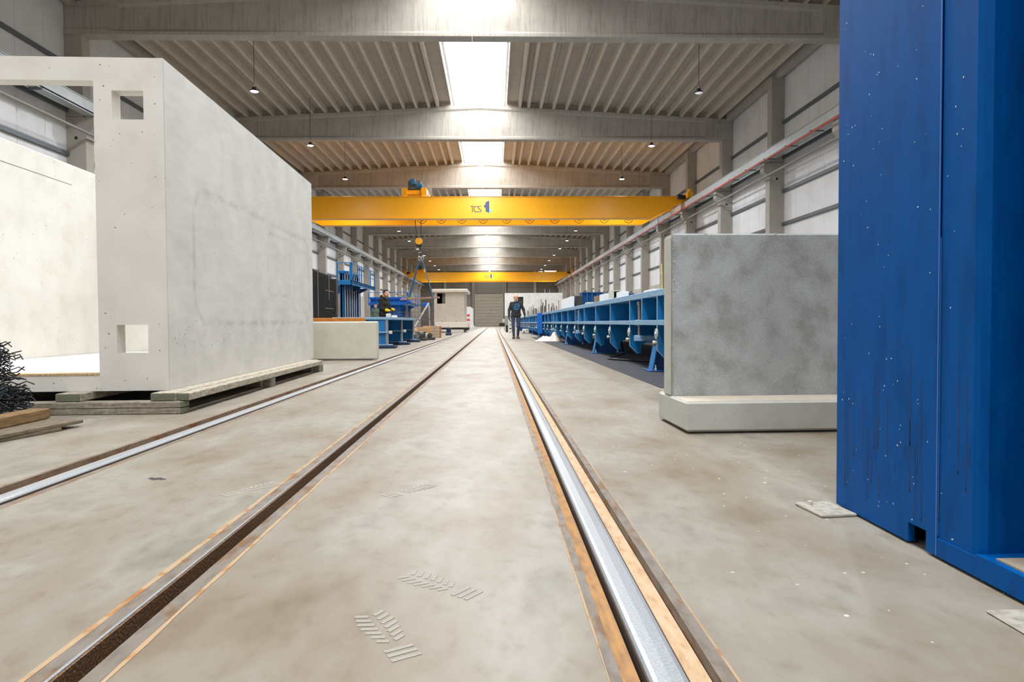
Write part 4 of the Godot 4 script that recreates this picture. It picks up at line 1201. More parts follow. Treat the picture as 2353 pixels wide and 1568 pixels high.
	# service pipes and a hose on the left wall
	m = MB.new()
	m.tube([V(-12.35, 4.6, 37.0), V(-12.3, 4.55, 41.0), V(-12.35, 4.4, 41.4)], 0.08, 8)
	m.tube([V(-12.3, 4.4, 37.0), V(-12.3, 4.3, 40.8)], 0.06, 8)
	tag(obj("hose", m, M.black), "black hoses looped along the left wall columns above the mesh mats", "hose")

func tower(label, x0, x1, d0, d1, yb, yt, yr, xbody, dbody, ytop, mb, md):
	var t = thing("formwork_tower", label, "formwork tower")
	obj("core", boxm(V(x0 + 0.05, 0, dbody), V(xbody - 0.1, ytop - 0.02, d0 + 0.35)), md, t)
	var n = 7
	for i in n:
		var d = d0 + 0.35 + (dbody - d0 - 0.45) * i / (n - 1.0)
		obj("rib", boxm(V(xbody - 0.1, 0, d + 0.07), V(xbody - 0.085, ytop, d)), mb, t)
		obj("rib_flange", boxm(V(xbody - 0.1, 0, d + 0.1), V(xbody, ytop, d + 0.09)), mb, t)
		obj("rib_flange", boxm(V(xbody - 0.02, 0, d + 0.12), V(xbody, ytop, d - 0.05)), M.steel_grey if mb == M.blue else mb, t)
	var nf = maxi(3, int((xbody - x0) / 0.34))
	for i in nf:
		var x = x0 + 0.08 + (xbody - x0 - 0.25) * i / (nf - 1.0)
		obj("front_rib", boxm(V(x, 0, d0 + 0.35), V(x + 0.1, ytop, d0 + 0.22), 0.01), mb, t)
	obj("head_beam", boxm(V(x0 + 0.03, ytop - 0.14, dbody), V(xbody, ytop, d0 + 0.2), 0.01), mb, t)
	# platform
	obj("platform", boxm(V(x0, yt - 0.05, d1), V(x1, yt - 0.01, d0 + 0.02)), md, t)
	obj("fascia", boxm(V(x0, yb, d0 + 0.03), V(x1, yt, d0), 0.006), mb, t)
	var fm = MB.new()
	fm.box(V(x1 - 0.03, yt - 0.07, d1), V(x1, yt, d0)); fm.box(V(x1 - 0.03, yb, d1), V(x1, yb + 0.05, d0))
	for i in 6:
		var d = lerpf(d0, d1 - 0.1, i / 5.0)
		fm.box(V(x1 - 0.03, yb, d + 0.1), V(x1, yt, d))
	obj("fascia", fm, mb, t)
	obj("fascia_back", boxm(V(x1 - 0.05, yb + 0.02, d1), V(x1 - 0.04, yt - 0.02, d0)), md, t)
	for d in [d0 + 0.4, lerpf(d0, d1, 0.35), lerpf(d0, d1, 0.62)]:
		var m = MB.new()
		m.prism(PackedVector2Array([Vector2(xbody - 0.4, yb - 0.42), Vector2(x1 - 0.02, yb - 0.06), Vector2(x1 - 0.02, yb), Vector2(xbody - 0.4, yb)]), V(0, 0, d), Vector3.RIGHT, Vector3.UP, Vector3(0, 0, -0.05))
		obj("console", m, md, t)
	# railing
	var r = MB.new()
	for y in [yr, (yr + yt) * 0.5]:
		r.tube([V(x0, y, d0 + 0.02), V(x1, y, d0 + 0.02)], 0.02, 6); r.tube([V(x1 - 0.02, y, d0), V(x1 - 0.02, y, d1)], 0.02, 6)
	obj("rail", r, mb, t)
	for p in [[x0 + 0.02, d0 + 0.02], [x1 - 0.06, d0 + 0.02], [x1 - 0.02, d0 + 0.12], [x1 - 0.02, lerpf(d0, d1, 0.4)], [x1 - 0.02, lerpf(d0, d1, 0.78)], [x1 - 0.02, d1 - 0.03]]:
		obj("post", boxm(V(p[0] - 0.025, yb, p[1] + 0.025), V(p[0] + 0.025, yr, p[1] - 0.025)), mb, t)
	# ladder
	var l = MB.new()
	var dl = lerpf(d0, d1, 0.5)
	var xl = xbody + 0.05
	for d in [dl, dl + 0.42]: l.tube([V(xl, 0, d), V(xl, yr + 0.1, d)], 0.025, 6)
	for i in 12: l.tube([V(xl, 0.2 + i * 0.26, dl), V(xl, 0.2 + i * 0.26, dl + 0.42)], 0.015, 5)
	obj("ladder", l, md, t)

# ---------------------------------------------------------------- right side
func table(label, xf, d0, d1, width, first, step, jacks: Array, legs: Array):
	var t = thing("formwork_table", label, "formwork table")
	var xb = xf + width
	obj("top_plate", boxm(V(xf + 0.02, 0.985, d1), V(xb, 1.03, d0)), M.blue_dusty, t)
	obj("top_edge", boxm(V(xf - 0.005, 0.952, d1), V(xf + 0.03, 1.032, d0), 0.005), M.blue_dusty, t)
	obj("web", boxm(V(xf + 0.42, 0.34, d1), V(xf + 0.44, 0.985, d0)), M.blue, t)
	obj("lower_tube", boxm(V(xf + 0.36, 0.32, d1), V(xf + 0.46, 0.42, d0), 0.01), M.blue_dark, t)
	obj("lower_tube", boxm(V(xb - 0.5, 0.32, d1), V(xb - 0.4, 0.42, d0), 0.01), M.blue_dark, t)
	obj("middle_flange", boxm(V(xf, 0.648, d1), V(xf + 0.42, 0.66, d0)), M.blue_dusty, t)
	obj("middle_edge", boxm(V(xf - 0.005, 0.597, d1), V(xf + 0.012, 0.66, d0), 0.003), M.blue_dusty, t)
	var rib = boxm(V(0, 0.66, 0.008), V(0.42, 0.955, -0.008)).mesh()
	var edge = boxm(V(-0.006, 0.6, 0.014), V(0.004, 0.955, -0.014), 0.003).mesh()
	var fm = MB.new()
	fm.prism(PackedVector2Array([Vector2(0, 0.6), Vector2(0, 0.29), Vector2(0.11, 0.175), Vector2(0.17, 0.175), Vector2(0.17, 0.3), Vector2(0.42, 0.42), Vector2(0.42, 0.6)]), V(0, 0, -0.008), Vector3.RIGHT, Vector3.UP, Vector3(0, 0, -0.016))
	var fin = fm.mesh()
	var em = MB.new()
	em.prism(PackedVector2Array([Vector2(-0.006, 0.6), Vector2(-0.006, 0.287), Vector2(0.108, 0.168), Vector2(0.112, 0.174), Vector2(0.003, 0.291), Vector2(0.003, 0.6)]), V(0, 0, -0.014), Vector3.RIGHT, Vector3.UP, Vector3(0, 0, -0.028))
	var fedge = em.mesh()
	var dm = MB.new()
	dm.lathe([[0.0, 0.026], [0.024, 0.026], [0.028, 0.016], [0.062, 0.016], [0.068, 0.01], [0.068, 0.0]], V(0, 0.49, 0), Vector3.LEFT, 18)
	var disc = dm.mesh()
	var km = MB.new()
	km.lathe([[0.0, 0.05], [0.018, 0.05], [0.024, 0.04], [0.024, 0.02], [0.015, 0.016], [0.013, 0.0]], V(0, 0.385, 0), Vector3.LEFT, 12)
	var knob = km.mesh()
	var d = first
	while d < d1:
		obj("rib", rib, M.blue, t, V(xf, 0, d))
		obj("rib_edge", edge, M.blue_edge, t, V(xf, 0, d))
		obj("fin", fin, M.blue, t, V(xf, 0, d))
		obj("fin_edge", fedge, M.blue_edge, t, V(xf, 0, d))
		obj("washer", disc, M.galv, t, V(xf - 0.006, 0, d))
		obj("knob", knob, M.bolt, t, V(xf - 0.006, 0, d))
		d += step
	for j in jacks:
		obj("rib", rib, M.blue, t, V(xf, 0, j - 0.3))
		obj("rib_edge", edge, M.blue_edge, t, V(xf, 0, j - 0.3))
		var m = MB.new()
		m.lathe([[0.0, 0.92], [0.03, 0.92], [0.032, 0.91], [0.032, 0.895], [0.024, 0.893], [0.024, 0.885], [0.031, 0.882], [0.031, 0.868], [0.021, 0.865], [0.021, 0.44]], V(xf + 0.03, 0, j), Vector3.UP, 16)
		obj("jack", m, M.jack, t)
		obj("jack_bracket", boxm(V(xf - 0.012, 0.59, j + 0.09), V(xf + 0.06, 0.668, j - 0.09), 0.006), M.blue_dusty, t)
		var b = MB.new()
		b.lathe([[0.0, 0.45], [0.075, 0.45], [0.08, 0.445], [0.08, 0.375], [0.0, 0.375]], V(xf + 0.035, 0, j), Vector3.UP, 20)
		b.box(V(xf + 0.02, 0.375, j + 0.08), V(xf + 0.4, 0.445, j - 0.08))
		obj("jack_seat", b, M.blue_dusty, t)
	for l in legs:
		var m = MB.new()
		m.prism(PackedVector2Array([Vector2(0.03, 0.02), Vector2(0.62, 0.02), Vector2(0.56, 0.33), Vector2(0.09, 0.33)]), V(xf, 0, l), Vector3.RIGHT, Vector3.UP, Vector3(0, 0, -0.03))
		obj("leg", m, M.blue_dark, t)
		m = MB.new()
		m.prism(PackedVector2Array([Vector2(0.02, 0.02), Vector2(0.035, 0.02), Vector2(0.095, 0.33), Vector2(0.08, 0.33)]), V(xf, 0, l - 0.1), Vector3.RIGHT, Vector3.UP, Vector3(0, 0, -0.22))
		obj("leg_flange", m, M.blue, t)
		obj("leg_plate", boxm(V(xf - 0.03, 0.0065, l + 0.22), V(xf + 0.68, 0.022, l - 0.2), 0.003), M.blue_dark, t)
		for x in [0.06, 0.5]:
			var b = MB.new()
			b.lathe([[0.0, 0.07], [0.008, 0.07], [0.008, 0.03], [0.016, 0.03], [0.016, 0.0]], V(xf + x, 0.02, l - 0.12), Vector3.UP, 8)
			obj("anchor_bolt", b, M.bolt, t)
		m = MB.new()
		m.box(V(xb - 0.6, 0.0, l + 0.1), V(xb - 0.35, 0.33, l - 0.1))
		obj("rear_leg", m, M.blue_dark, t)
	return t

func build_right():
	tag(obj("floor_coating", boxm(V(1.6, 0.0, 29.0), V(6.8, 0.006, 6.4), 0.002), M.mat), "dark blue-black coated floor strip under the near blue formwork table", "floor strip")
	var t = table("long blue steel formwork table with lower fins and jacks, behind the retaining wall", 2.0, 6.6, 27.5, 2.6, 8.15, 1.655, [9.3, 16.0, 22.6], [8.6, 13.6, 18.95, 24.3])
	t = table("far blue formwork table with upright bars on top, beyond the walking man", 1.98, 29.3, 62.0, 2.4, 30.4, 1.655, [31.5, 38.0, 44.6], [30.0, 35.3, 40.7, 46.0, 51.3, 56.6])
	obj("end_plate", boxm(V(1.9, 0.16, 29.3), V(2.12, 1.05, 29.24), 0.004), M.blue_bright, t)
	var rng = RandomNumberGenerator.new()
	rng.seed = 23
	for i in 46:
		var d = 30.5 + i * 0.42 + rng.randf_range(-0.1, 0.1)
		var x = rng.randf_range(2.15, 3.4)
		var h = rng.randf_range(0.3, 0.75)
		var w = 0.012 if rng.randf() < 0.75 else 0.026
		tag(obj("upright_bar", boxm(V(x - w, 1.031, d + w), V(x + w, 1.031 + h, d - w)), M.rebar, self), "upright dark steel bar on the far blue table, %s from its near end" % nth(i), "steel bar", "upright bars on the far table")
	var hp = MB.new()
	hp.tube([V(2.35, 0.5, 12.5), V(2.5, 0.2, 13.0), V(2.68, 0.03, 13.8), V(2.74, 0.022, 14.2), V(2.55, 0.022, 13.3), V(2.2, 0.022, 12.2), V(1.98, 0.022, 11.5), V(1.93, 0.022, 11.25), V(1.98, 0.022, 11.05), V(2.2, 0.022, 10.7), V(2.6, 0.022, 10.35), V(3.1, 0.022, 10.2)], 0.017, 8)
	tag(obj("hose", hp, M.cable), "black hose looping over the dark floor under the blue table", "hose")
	# things on the near table
	var q = thing("white_slab", "white slab standing on edge at the far end of the near blue table", "slab", V(2.68, 1.031, 26.4))
	obj("slab", boxm(V(0, 0, 0), V(0.11, 0.5, -3.3), 0.012), M.white, q)
	q = thing("dark_box", "dark brown upright box beside the white slab on the near blue table", "box", V(2.86, 1.031, 23.4))
	obj("box", boxm(V(0, 0, 1.0), V(0.24, 0.53, 0), 0.015), M.dark, q)
	q = thing("timber_block", "short brown timber block on the near edge of the blue table", "timber", V(2.22, 1.031, 14.4))
	obj("block", boxm(V(0, 0, 0.4), V(0.17, 0.17, 0), 0.008), M.timber_brown, q)
	q = thing("low_board", "low pale board on the blue table beyond the timber block", "board", V(2.2, 1.031, 15.6))
	obj("board", boxm(V(0, 0, 0.5), V(0.26, 0.075, 0), 0.008), M.block, q)
	q = thing("white_box", "white box with sloping top on the blue table, touching the open grey box", "box", V(2.2, 1.031, 13.2))
	obj("box", boxm(V(0, 0, 0.7), V(0.14, 0.17, 0), 0.01), M.white, q)
	q = thing("open_box", "open grey box of metal fittings on the blue table between two white boxes", "box", V(2.22, 1.031, 12.4))
	var m = MB.new()
	m.holed([0.0, 0.014, 0.126, 0.14], [0.0, 0.014, 0.18, 0.196], [Vector2i(1, 1)], -0.5, 0.0)
	m.box(Vector3(0, 0, -0.52), Vector3(0.14, 0.196, -0.5))
	obj("case", m, M.block, q)
	for i in 5:
		var c = MB.new()
		c.lathe([[0.0, 0.02], [0.014, 0.02], [0.016, 0.0]], Vector3(0.03 + 0.022 * i, 0.03 + 0.02 * (i % 2), -0.06), Vector3(0.2, 0.3, 1), 10)
		obj("fitting", c, M.galv, q)
	q = thing("white_box", "white cuboid box on the blue table, nearest of the row of boxes", "box", V(2.26, 1.031, 11.8))
	obj("box", boxm(V(0, 0, 0.5), V(0.13, 0.15, 0), 0.008), M.white, q)
	q = thing("packing_pad", "flat white pad on the near corner of the blue table", "pad", V(2.02, 1.033, 8.5))
	obj("pad", boxm(V(0, 0, 0.5), V(0.3, 0.024, 0), 0.006), M.white, q)
	m = MB.new()
	m.tube([V(2.16, 1.058, 8.55), V(2.155, 1.38, 8.55)], 0.006, 6)
	m.cbox(V(2.145, 1.25, 8.56), V(2.162, 1.27, 8.54), 0.002)
	tag(obj("measuring_stick", m, M.yellow_stick), "thin yellow measuring stick standing upright on the white pad", "stick")
	# blue formwork boxes standing behind the table
	for r in [[4.82, 5.95, 36.5, 2.27, "dark blue formwork box with lifting eyes, larger one behind the near table"], [5.95, 6.5, 31.0, 1.96, "dark blue formwork box with lifting eyes, smaller one nearer the retaining wall"], [5.2, 5.7, 31.8, 2.0, "narrow dark blue formwork box between the two others behind the table"]]:
		q = thing("formwork_box", r[4], "formwork box", V(r[0], 0, r[2]), 0, "blue formwork boxes behind the table")
		var w = r[1] - r[0]
		obj("shell", boxm(V(0.02, 0, 1.0), V(w - 0.02, r[3] - 0.04, 0.05)), M.blue_dark, q)
		var n = maxi(2, int(w / 0.28))
		for i in n + 1:
			obj("rib", boxm(V(w * i / n - 0.03, 0, 0.05), V(w * i / n + 0.03, r[3] - 0.04, -0.04), 0.006), M.blue, q)
		obj("rim", boxm(V(-0.03, r[3] - 0.06, 1.05), V(w + 0.03, r[3], -0.05), 0.01), M.blue_dark, q)
		for i in 3:
			var e = MB.new()
			var path = []
			for k in 9:
				var a = PI * k / 8.0
				path.append(V(w * (0.15 + 0.35 * i) + cos(a) * 0.05, r[3] + sin(a) * 0.09, 0.1))
			e.tube(path, 0.014, 6)
			obj("lifting_eye", e, M.black, q)
	# on the floor
	q = thing("tarp", "crumpled white and pink plastic sheet on the floor beside the blue table fins", "sheet", V(1.95, 0.006, 22.6))
	m = MB.new()
	var n2 = FastNoiseLite.new()
	n2.seed = 2; n2.frequency = 1.9; n2.fractal_octaves = 4
	var N = 26
	var hh = func(i, j):
		var x = -0.55 + 1.05 * i / N; var z = -0.4 + 0.8 * j / N
		var e = maxf(0.0, 1.0 - pow(absf(x + 0.02) / 0.52, 3.0) - pow(absf(z) / 0.4, 3.0))
		var h = e * (0.1 + 0.16 * n2.get_noise_2d(x * 2, z * 2) + 0.13 * maxf(0, 1.0 - absf(x - 0.12) / 0.3) + 0.07 * absf(n2.get_noise_2d(x * 4 + 9, z * 4)))
		return Vector3(x, maxf(0.004, h), z)
	for i in N:
		for j in N:
			var a = hh.call(i, j); var b = hh.call(i + 1, j); var c = hh.call(i + 1, j + 1); var d = hh.call(i, j + 1)
			m.quad_auto(a, b, c, c, (a + c) * 0.5 - Vector3.UP); m.quad_auto(a, c, d, d, (a + c) * 0.5 - Vector3.UP)
	obj("sheet", m, M.tarp, q)
	q = thing("paper_bag", "white bag with orange and dark print lying beyond the walking man", "bag", V(1.85, 0.001, 39.0), 0.1)
	obj("bag", boxm(Vector3(-0.18, 0, -0.25), Vector3(0.22, 0.26, 0.1), 0.05), M.white, q)
	obj("print", boxm(Vector3(0.02, 0.17, 0.1), Vector3(0.19, 0.23, 0.103)), M.crate, q)
	obj("print", boxm(Vector3(-0.14, 0.04, 0.1), Vector3(-0.07, 0.12, 0.103)), M.dark, q)
	q = thing("crate_stack", "stack of white slotted crates behind the walking man", "crates", V(0.78, 0, 36.0))
	for i in 4:
		m = MB.new()
		m.holed([0.0, 0.06, 0.17, 0.23, 0.34, 0.4], [0.0, 0.06, 0.14, 0.2], [Vector2i(1, 1), Vector2i(3, 1)], -0.03, 0.0)
		m.box(Vector3(0, 0, -0.5), Vector3(0.03, 0.2, -0.03)); m.box(Vector3(0.37, 0, -0.5), Vector3(0.4, 0.2, -0.03)); m.box(Vector3(0.03, 0, -0.5), Vector3(0.37, 0.02, -0.03))
		obj("crate", m, M.white, q, Vector3(0, 0.012 + i * 0.205, 0))
	obj("base_board", boxm(Vector3(-0.15, 0, -0.4), Vector3(0.35, 0.01, 0.35)), M.tarp, q)
	q = thing("machine_cabinet", "grey-green machine cabinet beside the white crates at the far end", "cabinet", V(0.75, 0, 45.0))
	obj("cabinet", boxm(Vector3(0, 0.45, -0.6), Vector3(0.5, 1.1, 0), 0.02), M.grey_green, q)
	obj("base", boxm(Vector3(0.05, 0.0, -0.5), Vector3(0.45, 0.45, -0.05), 0.02), M.dark, q)
	q = thing("grinder", "small dark bench machine with a pale wheel at the end of the right rail", "machine", V(0.75, 0, 55.0))
	for x in [-0.25, 0.1]:
		for z in [-0.2, 0.2]: obj("leg", boxm(Vector3(x, 0, z), Vector3(x + 0.04, 0.35, z + 0.04)), M.grey_green, q)
	obj("body", boxm(Vector3(-0.3, 0.35, -0.25), Vector3(0.2, 0.62, 0.25), 0.03), M.black, q)
	m = MB.new()
	m.lathe([[0.0, 0.05], [0.15, 0.05], [0.17, 0.03], [0.17, -0.03], [0.0, -0.03]], Vector3(0.1, 0.78, 0.1), Vector3(0, 0, 1), 18)
	obj("wheel", m, M.bolt, q)
	q = thing("wall_slab", "large pale wall panel with one dark window standing before the far wall", "wall panel", V(1.16, 0, 70.0))
	for s in [[0.0, 2.6], [2.61, 3.55], [3.56, 6.05]]:
		m = MB.new()
		if s[0] == 0.0: m.holed([0.0, 1.38, 1.95, 2.6], [0.0, 2.55, 3.32, 3.72], [Vector2i(1, 1)], -0.2, 0.0)
		else: m.cbox(Vector3(s[0], 0, -0.2), Vector3(s[1], 3.72, 0), 0.008)
		obj("panel", m, M.white, q)
	obj("window_board", boxm(Vector3(1.3, 2.5, -0.25), Vector3(2.0, 3.4, -0.21)), M.dark, q)
	for x in [4.2, 4.7]:
		m = MB.new()
		m.tube([Vector3(x, 3.7, -0.1), Vector3(x, 4.1, -0.1)], 0.03, 6)
		obj("lifting_rod", m, M.galv, q)

# ---------------------------------------------------------------- people
# A limb is [from, to, radius at from, radius at to]; limbs are joined by a smooth minimum on a grid and meshed as surface nets.
func bone_dist(p: Vector3, b: Array) -> float:
	var ab: Vector3 = b[1] - b[0]
	var t = clampf((p - b[0]).dot(ab) / maxf(ab.length_squared(), 1e-9), 0.0, 1.0)
	return p.distance_to(b[0] + ab * t) - lerpf(b[2], b[3], t)

func flesh(bones: Array, cell: float, k: float, grow := 0.0, lo_cut := -9.0, hi_cut := 9.0) -> ArrayMesh:
	var lo = Vector3.ONE * 99.0
	var hi = -lo
	for b in bones:
		var r = maxf(b[2], b[3]) + grow + cell * 3.0
		for q in [b[0], b[1]]:
			lo = lo.min(q - Vector3.ONE * r); hi = hi.max(q + Vector3.ONE * r)
	var n = Vector3i(((hi - lo) / cell).ceil()) + Vector3i.ONE
	var D = PackedFloat32Array()
	D.resize(n.x * n.y * n.z)
	D.fill(0.5)
	for b in bones:
		var a: Vector3 = b[0]
		var e: Vector3 = b[1]
		var ab = e - a
		var l2 = maxf(ab.length_squared(), 1e-9)
		var ra: float = b[2] + grow
		var rb: float = b[3] + grow
		var r = maxf(ra, rb) + k + cell * 2.0
		var i0 = Vector3i(((a.min(e) - Vector3.ONE * r - lo) / cell).floor()).max(Vector3i.ZERO)
		var i1 = Vector3i(((a.max(e) + Vector3.ONE * r - lo) / cell).ceil()).min(n - Vector3i.ONE)
		for z in range(i0.z, i1.z + 1):
			for y in range(i0.y, i1.y + 1):
				var row = (z * n.y + y) * n.x
				for x in range(i0.x, i1.x + 1):
					var p = lo + Vector3(x, y, z) * cell
					var t = clampf((p - a).dot(ab) / l2, 0.0, 1.0)
					var d = p.distance_to(a + ab * t) - lerpf(ra, rb, t)
					var o = D[row + x]
					var h = maxf(k - absf(d - o), 0.0) / k
					D[row + x] = minf(d, o) - h * h * k * 0.25
	if lo_cut > -9.0 or hi_cut < 9.0:
		for z in n.z:
			for y in n.y:
				var py = lo.y + y * cell
				var c = maxf(lo_cut - py, py - hi_cut)
				for x in n.x:
					var i = (z * n.y + y) * n.x + x
					D[i] = maxf(D[i], c)
	var idx = {}
	var vs = PackedVector3Array()
	var ns = PackedVector3Array()
	var ix = PackedInt32Array()
	var sx = 1; var sy = n.x; var sz = n.x * n.y
	var co = [0, sx, sy, sx + sy, sz, sz + sx, sz + sy, sz + sx + sy]
	var cp = [Vector3(0,0,0), Vector3(1,0,0), Vector3(0,1,0), Vector3(1,1,0), Vector3(0,0,1), Vector3(1,0,1), Vector3(0,1,1), Vector3(1,1,1)]
	var ed = [[0,1],[2,3],[4,5],[6,7],[0,2],[1,3],[4,6],[5,7],[0,4],[1,5],[2,6],[3,7]]
	for z in n.z - 1:
		for y in n.y - 1:
			for x in n.x - 1:
				var i = z * sz + y * sy + x
				var neg = 0
				for c in co:
					if D[i + c] < 0.0: neg += 1
				if neg == 0 or neg == 8: continue
				var p = Vector3.ZERO
				var m = 0
				for e in ed:
					var a = D[i + co[e[0]]]; var b = D[i + co[e[1]]]
					if (a < 0.0) != (b < 0.0):
						p += cp[e[0]].lerp(cp[e[1]], a / (a - b)); m += 1
				p /= m
				idx[i] = vs.size()
				vs.append(lo + (Vector3(x, y, z) + p) * cell)
				var g = Vector3.ZERO
				for c in 8:
					var w = cp[c]
					g += (w * 2.0 - Vector3.ONE) * D[i + co[c]]
				ns.append(g.normalized())
	for i in idx:
		for ax in [[sx, sy, sz], [sy, sz, sx], [sz, sx, sy]]:
			var a = D[i]; var b = D[i + ax[0]]
			if (a < 0.0) == (b < 0.0): continue
			var q = [i, i - ax[1], i - ax[1] - ax[2], i - ax[2]]
			if not (idx.has(q[1]) and idx.has(q[2]) and idx.has(q[3])): continue
			var v = [idx[q[0]], idx[q[1]], idx[q[2]], idx[q[3]]]
			for tr in [[0, 1, 2], [0, 2, 3]]:
				var A = v[tr[0]]; var B = v[tr[1]]; var Cc = v[tr[2]]
				if (vs[B] - vs[A]).cross(vs[Cc] - vs[A]).dot(ns[A] + ns[B] + ns[Cc]) > 0.0:
					ix.append_array([A, Cc, B])
				else:
					ix.append_array([A, B, Cc])
	var arr = []
	arr.resize(Mesh.ARRAY_MAX)
	arr[Mesh.ARRAY_VERTEX] = vs; arr[Mesh.ARRAY_NORMAL] = ns; arr[Mesh.ARRAY_INDEX] = ix
	var am = ArrayMesh.new()
	am.add_surface_from_arrays(Mesh.PRIMITIVE_TRIANGLES, arr)
	return am

func head_bones(c: Vector3, f: Vector3, tilt := 0.0) -> Array:   # c: middle of the head, f: where the face looks; about 0.235 tall
	f = f.normalized()
	var s = Vector3.UP.cross(f).normalized()
	var u = f.cross(s).normalized()
	var K = 1.08
	var P = func(x, y, z): return c + (s * x + u * y + f * z) * K
	var r = [
		[P.call(0, 0.035, -0.02), P.call(0, 0.035, 0.012), 0.084, 0.078],          # skull
		[P.call(-0.012, -0.03, 0.035), P.call(0.012, -0.03, 0.035), 0.058, 0.058], # face
		[P.call(-0.018, -0.082, 0.05), P.call(0.018, -0.082, 0.05), 0.03, 0.03],   # chin
		[P.call(0, 0.018, 0.088), P.call(0, -0.022, 0.108), 0.01, 0.015],          # nose
		[P.call(-0.035, 0.026, 0.076), P.call(0.035, 0.026, 0.076), 0.012, 0.012], # brow
		[P.call(-0.022, -0.055, 0.082), P.call(0.022, -0.055, 0.082), 0.011, 0.011], # lips
		[P.call(-0.04, -0.02, 0.062), P.call(-0.034, -0.03, 0.07), 0.022, 0.018],
		[P.call(0.04, -0.02, 0.062), P.call(0.034, -0.03, 0.07), 0.022, 0.018],    # cheeks
		[P.call(-0.078, 0.012, -0.012), P.call(-0.08, -0.02, -0.006), 0.012, 0.009],
		[P.call(0.078, 0.012, -0.012), P.call(0.08, -0.02, -0.006), 0.012, 0.009],  # ears
	]
	for b in r:
		b[2] *= K; b[3] *= K
	return r

func hair_bones(c: Vector3, f: Vector3) -> Array:
	f = f.normalized()
	var s = Vector3.UP.cross(f).normalized()
	var u = f.cross(s).normalized()
	var P = func(x, y, z): return c + (s * x + u * y + f * z) * 1.08
	return [[P.call(0, 0.045, -0.032), P.call(0, 0.055, 0.0), 0.094, 0.086], [P.call(0, 0.0, -0.045), P.call(0, -0.05, -0.045), 0.08, 0.06],
		[P.call(0.066, 0.045, 0.0), P.call(0.07, 0.02, 0.022), 0.024, 0.014], [P.call(-0.066, 0.045, 0.0), P.call(-0.07, 0.02, 0.022), 0.024, 0.014]]

func eyes(c: Vector3, f: Vector3, parent):
	f = f.normalized()
	var s = Vector3.UP.cross(f).normalized()
	var u = f.cross(s).normalized()
	for q in [-1, 1]:
		var m = MB.new()
		m.lathe([[0.0, 0.012], [0.008, 0.01], [0.011, 0.0], [0.0, -0.006]], c + (s * 0.034 * q + u * 0.004 + f * 0.08) * 1.08, f, 10)
		obj("eye", m, M.hair, parent)
		var b = MB.new()
		b.tube([c + (s * 0.018 * q + u * 0.026 + f * 0.093) * 1.08, c + (s * 0.05 * q + u * 0.028 + f * 0.082) * 1.08], 0.006, 5)
		obj("eyebrow", b, M.brow, parent)
	var mo = MB.new()
	mo.tube([c + (s * -0.026 - u * 0.054 + f * 0.088) * 1.08, c + (f * 0.096 - u * 0.057) * 1.08, c + (s * 0.026 - u * 0.054 + f * 0.088) * 1.08], 0.004, 5)
	obj("mouth", mo, M.lips, parent)

func hand_bones(w: Vector3, dir: Vector3, palm: Vector3, curl: float, side: float) -> Array:   # wrist, pointing, palm normal
	dir = dir.normalized()
	palm = (palm - dir * palm.dot(dir)).normalized()
	var s = dir.cross(palm).normalized() * side       # towards the thumb
	var r = []
	for i in 4:
		var o = s * (0.033 - 0.022 * i)
		var base = w + dir * (0.095 - 0.006 * absf(i - 1)) + o
		r.append([w + dir * 0.02 + o * 0.6, base, 0.017, 0.0125])
		var L = [0.036, 0.042, 0.038, 0.03][i]
		var p = base
		var a = curl * 0.5
		for k in 3:
			var d = (dir * cos(a) + palm * sin(a)).normalized()
			var q = p + d * L * [1.0, 0.72, 0.6][k]
			r.append([p, q, 0.0098 - 0.0008 * k, 0.009 - 0.0008 * k])
			p = q
			a += curl
	var tb = w + dir * 0.03 + s * 0.03
	var t1 = tb + (dir * 0.5 + s * 0.75 + palm * 0.3).normalized() * 0.042
	var t2 = t1 + (dir * 0.8 + s * 0.25 + palm * 0.5).normalized() * 0.032
	r.append([w + dir * 0.025 + s * 0.012, tb, 0.018, 0.015]); r.append([tb, t1, 0.0145, 0.012]); r.append([t1, t2, 0.0115, 0.009])
	return r

func torso(hip: Vector3, chest: Vector3, neck: Vector3, sh_l: Vector3, sh_r: Vector3, fwd: Vector3, w := 1.0) -> Array:
	var ax = (sh_l - sh_r).normalized()
	return [
		[hip + ax * 0.085 * w, hip - ax * 0.085 * w, 0.105 * w, 0.105 * w],
		[hip + ax * 0.07 * w + Vector3.UP * 0.02, chest + ax * 0.085 * w, 0.1 * w, 0.105 * w],
		[hip - ax * 0.07 * w + Vector3.UP * 0.02, chest - ax * 0.085 * w, 0.1 * w, 0.105 * w],
		[hip.lerp(chest, 0.35) + fwd * 0.045, hip.lerp(chest, 0.6) + fwd * 0.03, 0.105 * w, 0.1 * w],
		[chest + ax * 0.09 * w, chest - ax * 0.09 * w, 0.11 * w, 0.11 * w],
		[chest + fwd * 0.02 + ax * 0.07, chest + fwd * 0.02 - ax * 0.07, 0.1 * w, 0.1 * w],
		[chest, neck, 0.1 * w, 0.06],
		[neck + Vector3.DOWN * 0.035, sh_l, 0.05, 0.05], [neck + Vector3.DOWN * 0.035, sh_r, 0.05, 0.05],
	]

func leg_bones(hp: Vector3, kn: Vector3, an: Vector3) -> Array:
	return [[hp, kn, 0.086, 0.058], [kn, kn.lerp(an, 0.35), 0.056, 0.054], [kn.lerp(an, 0.35), an, 0.054, 0.042]]

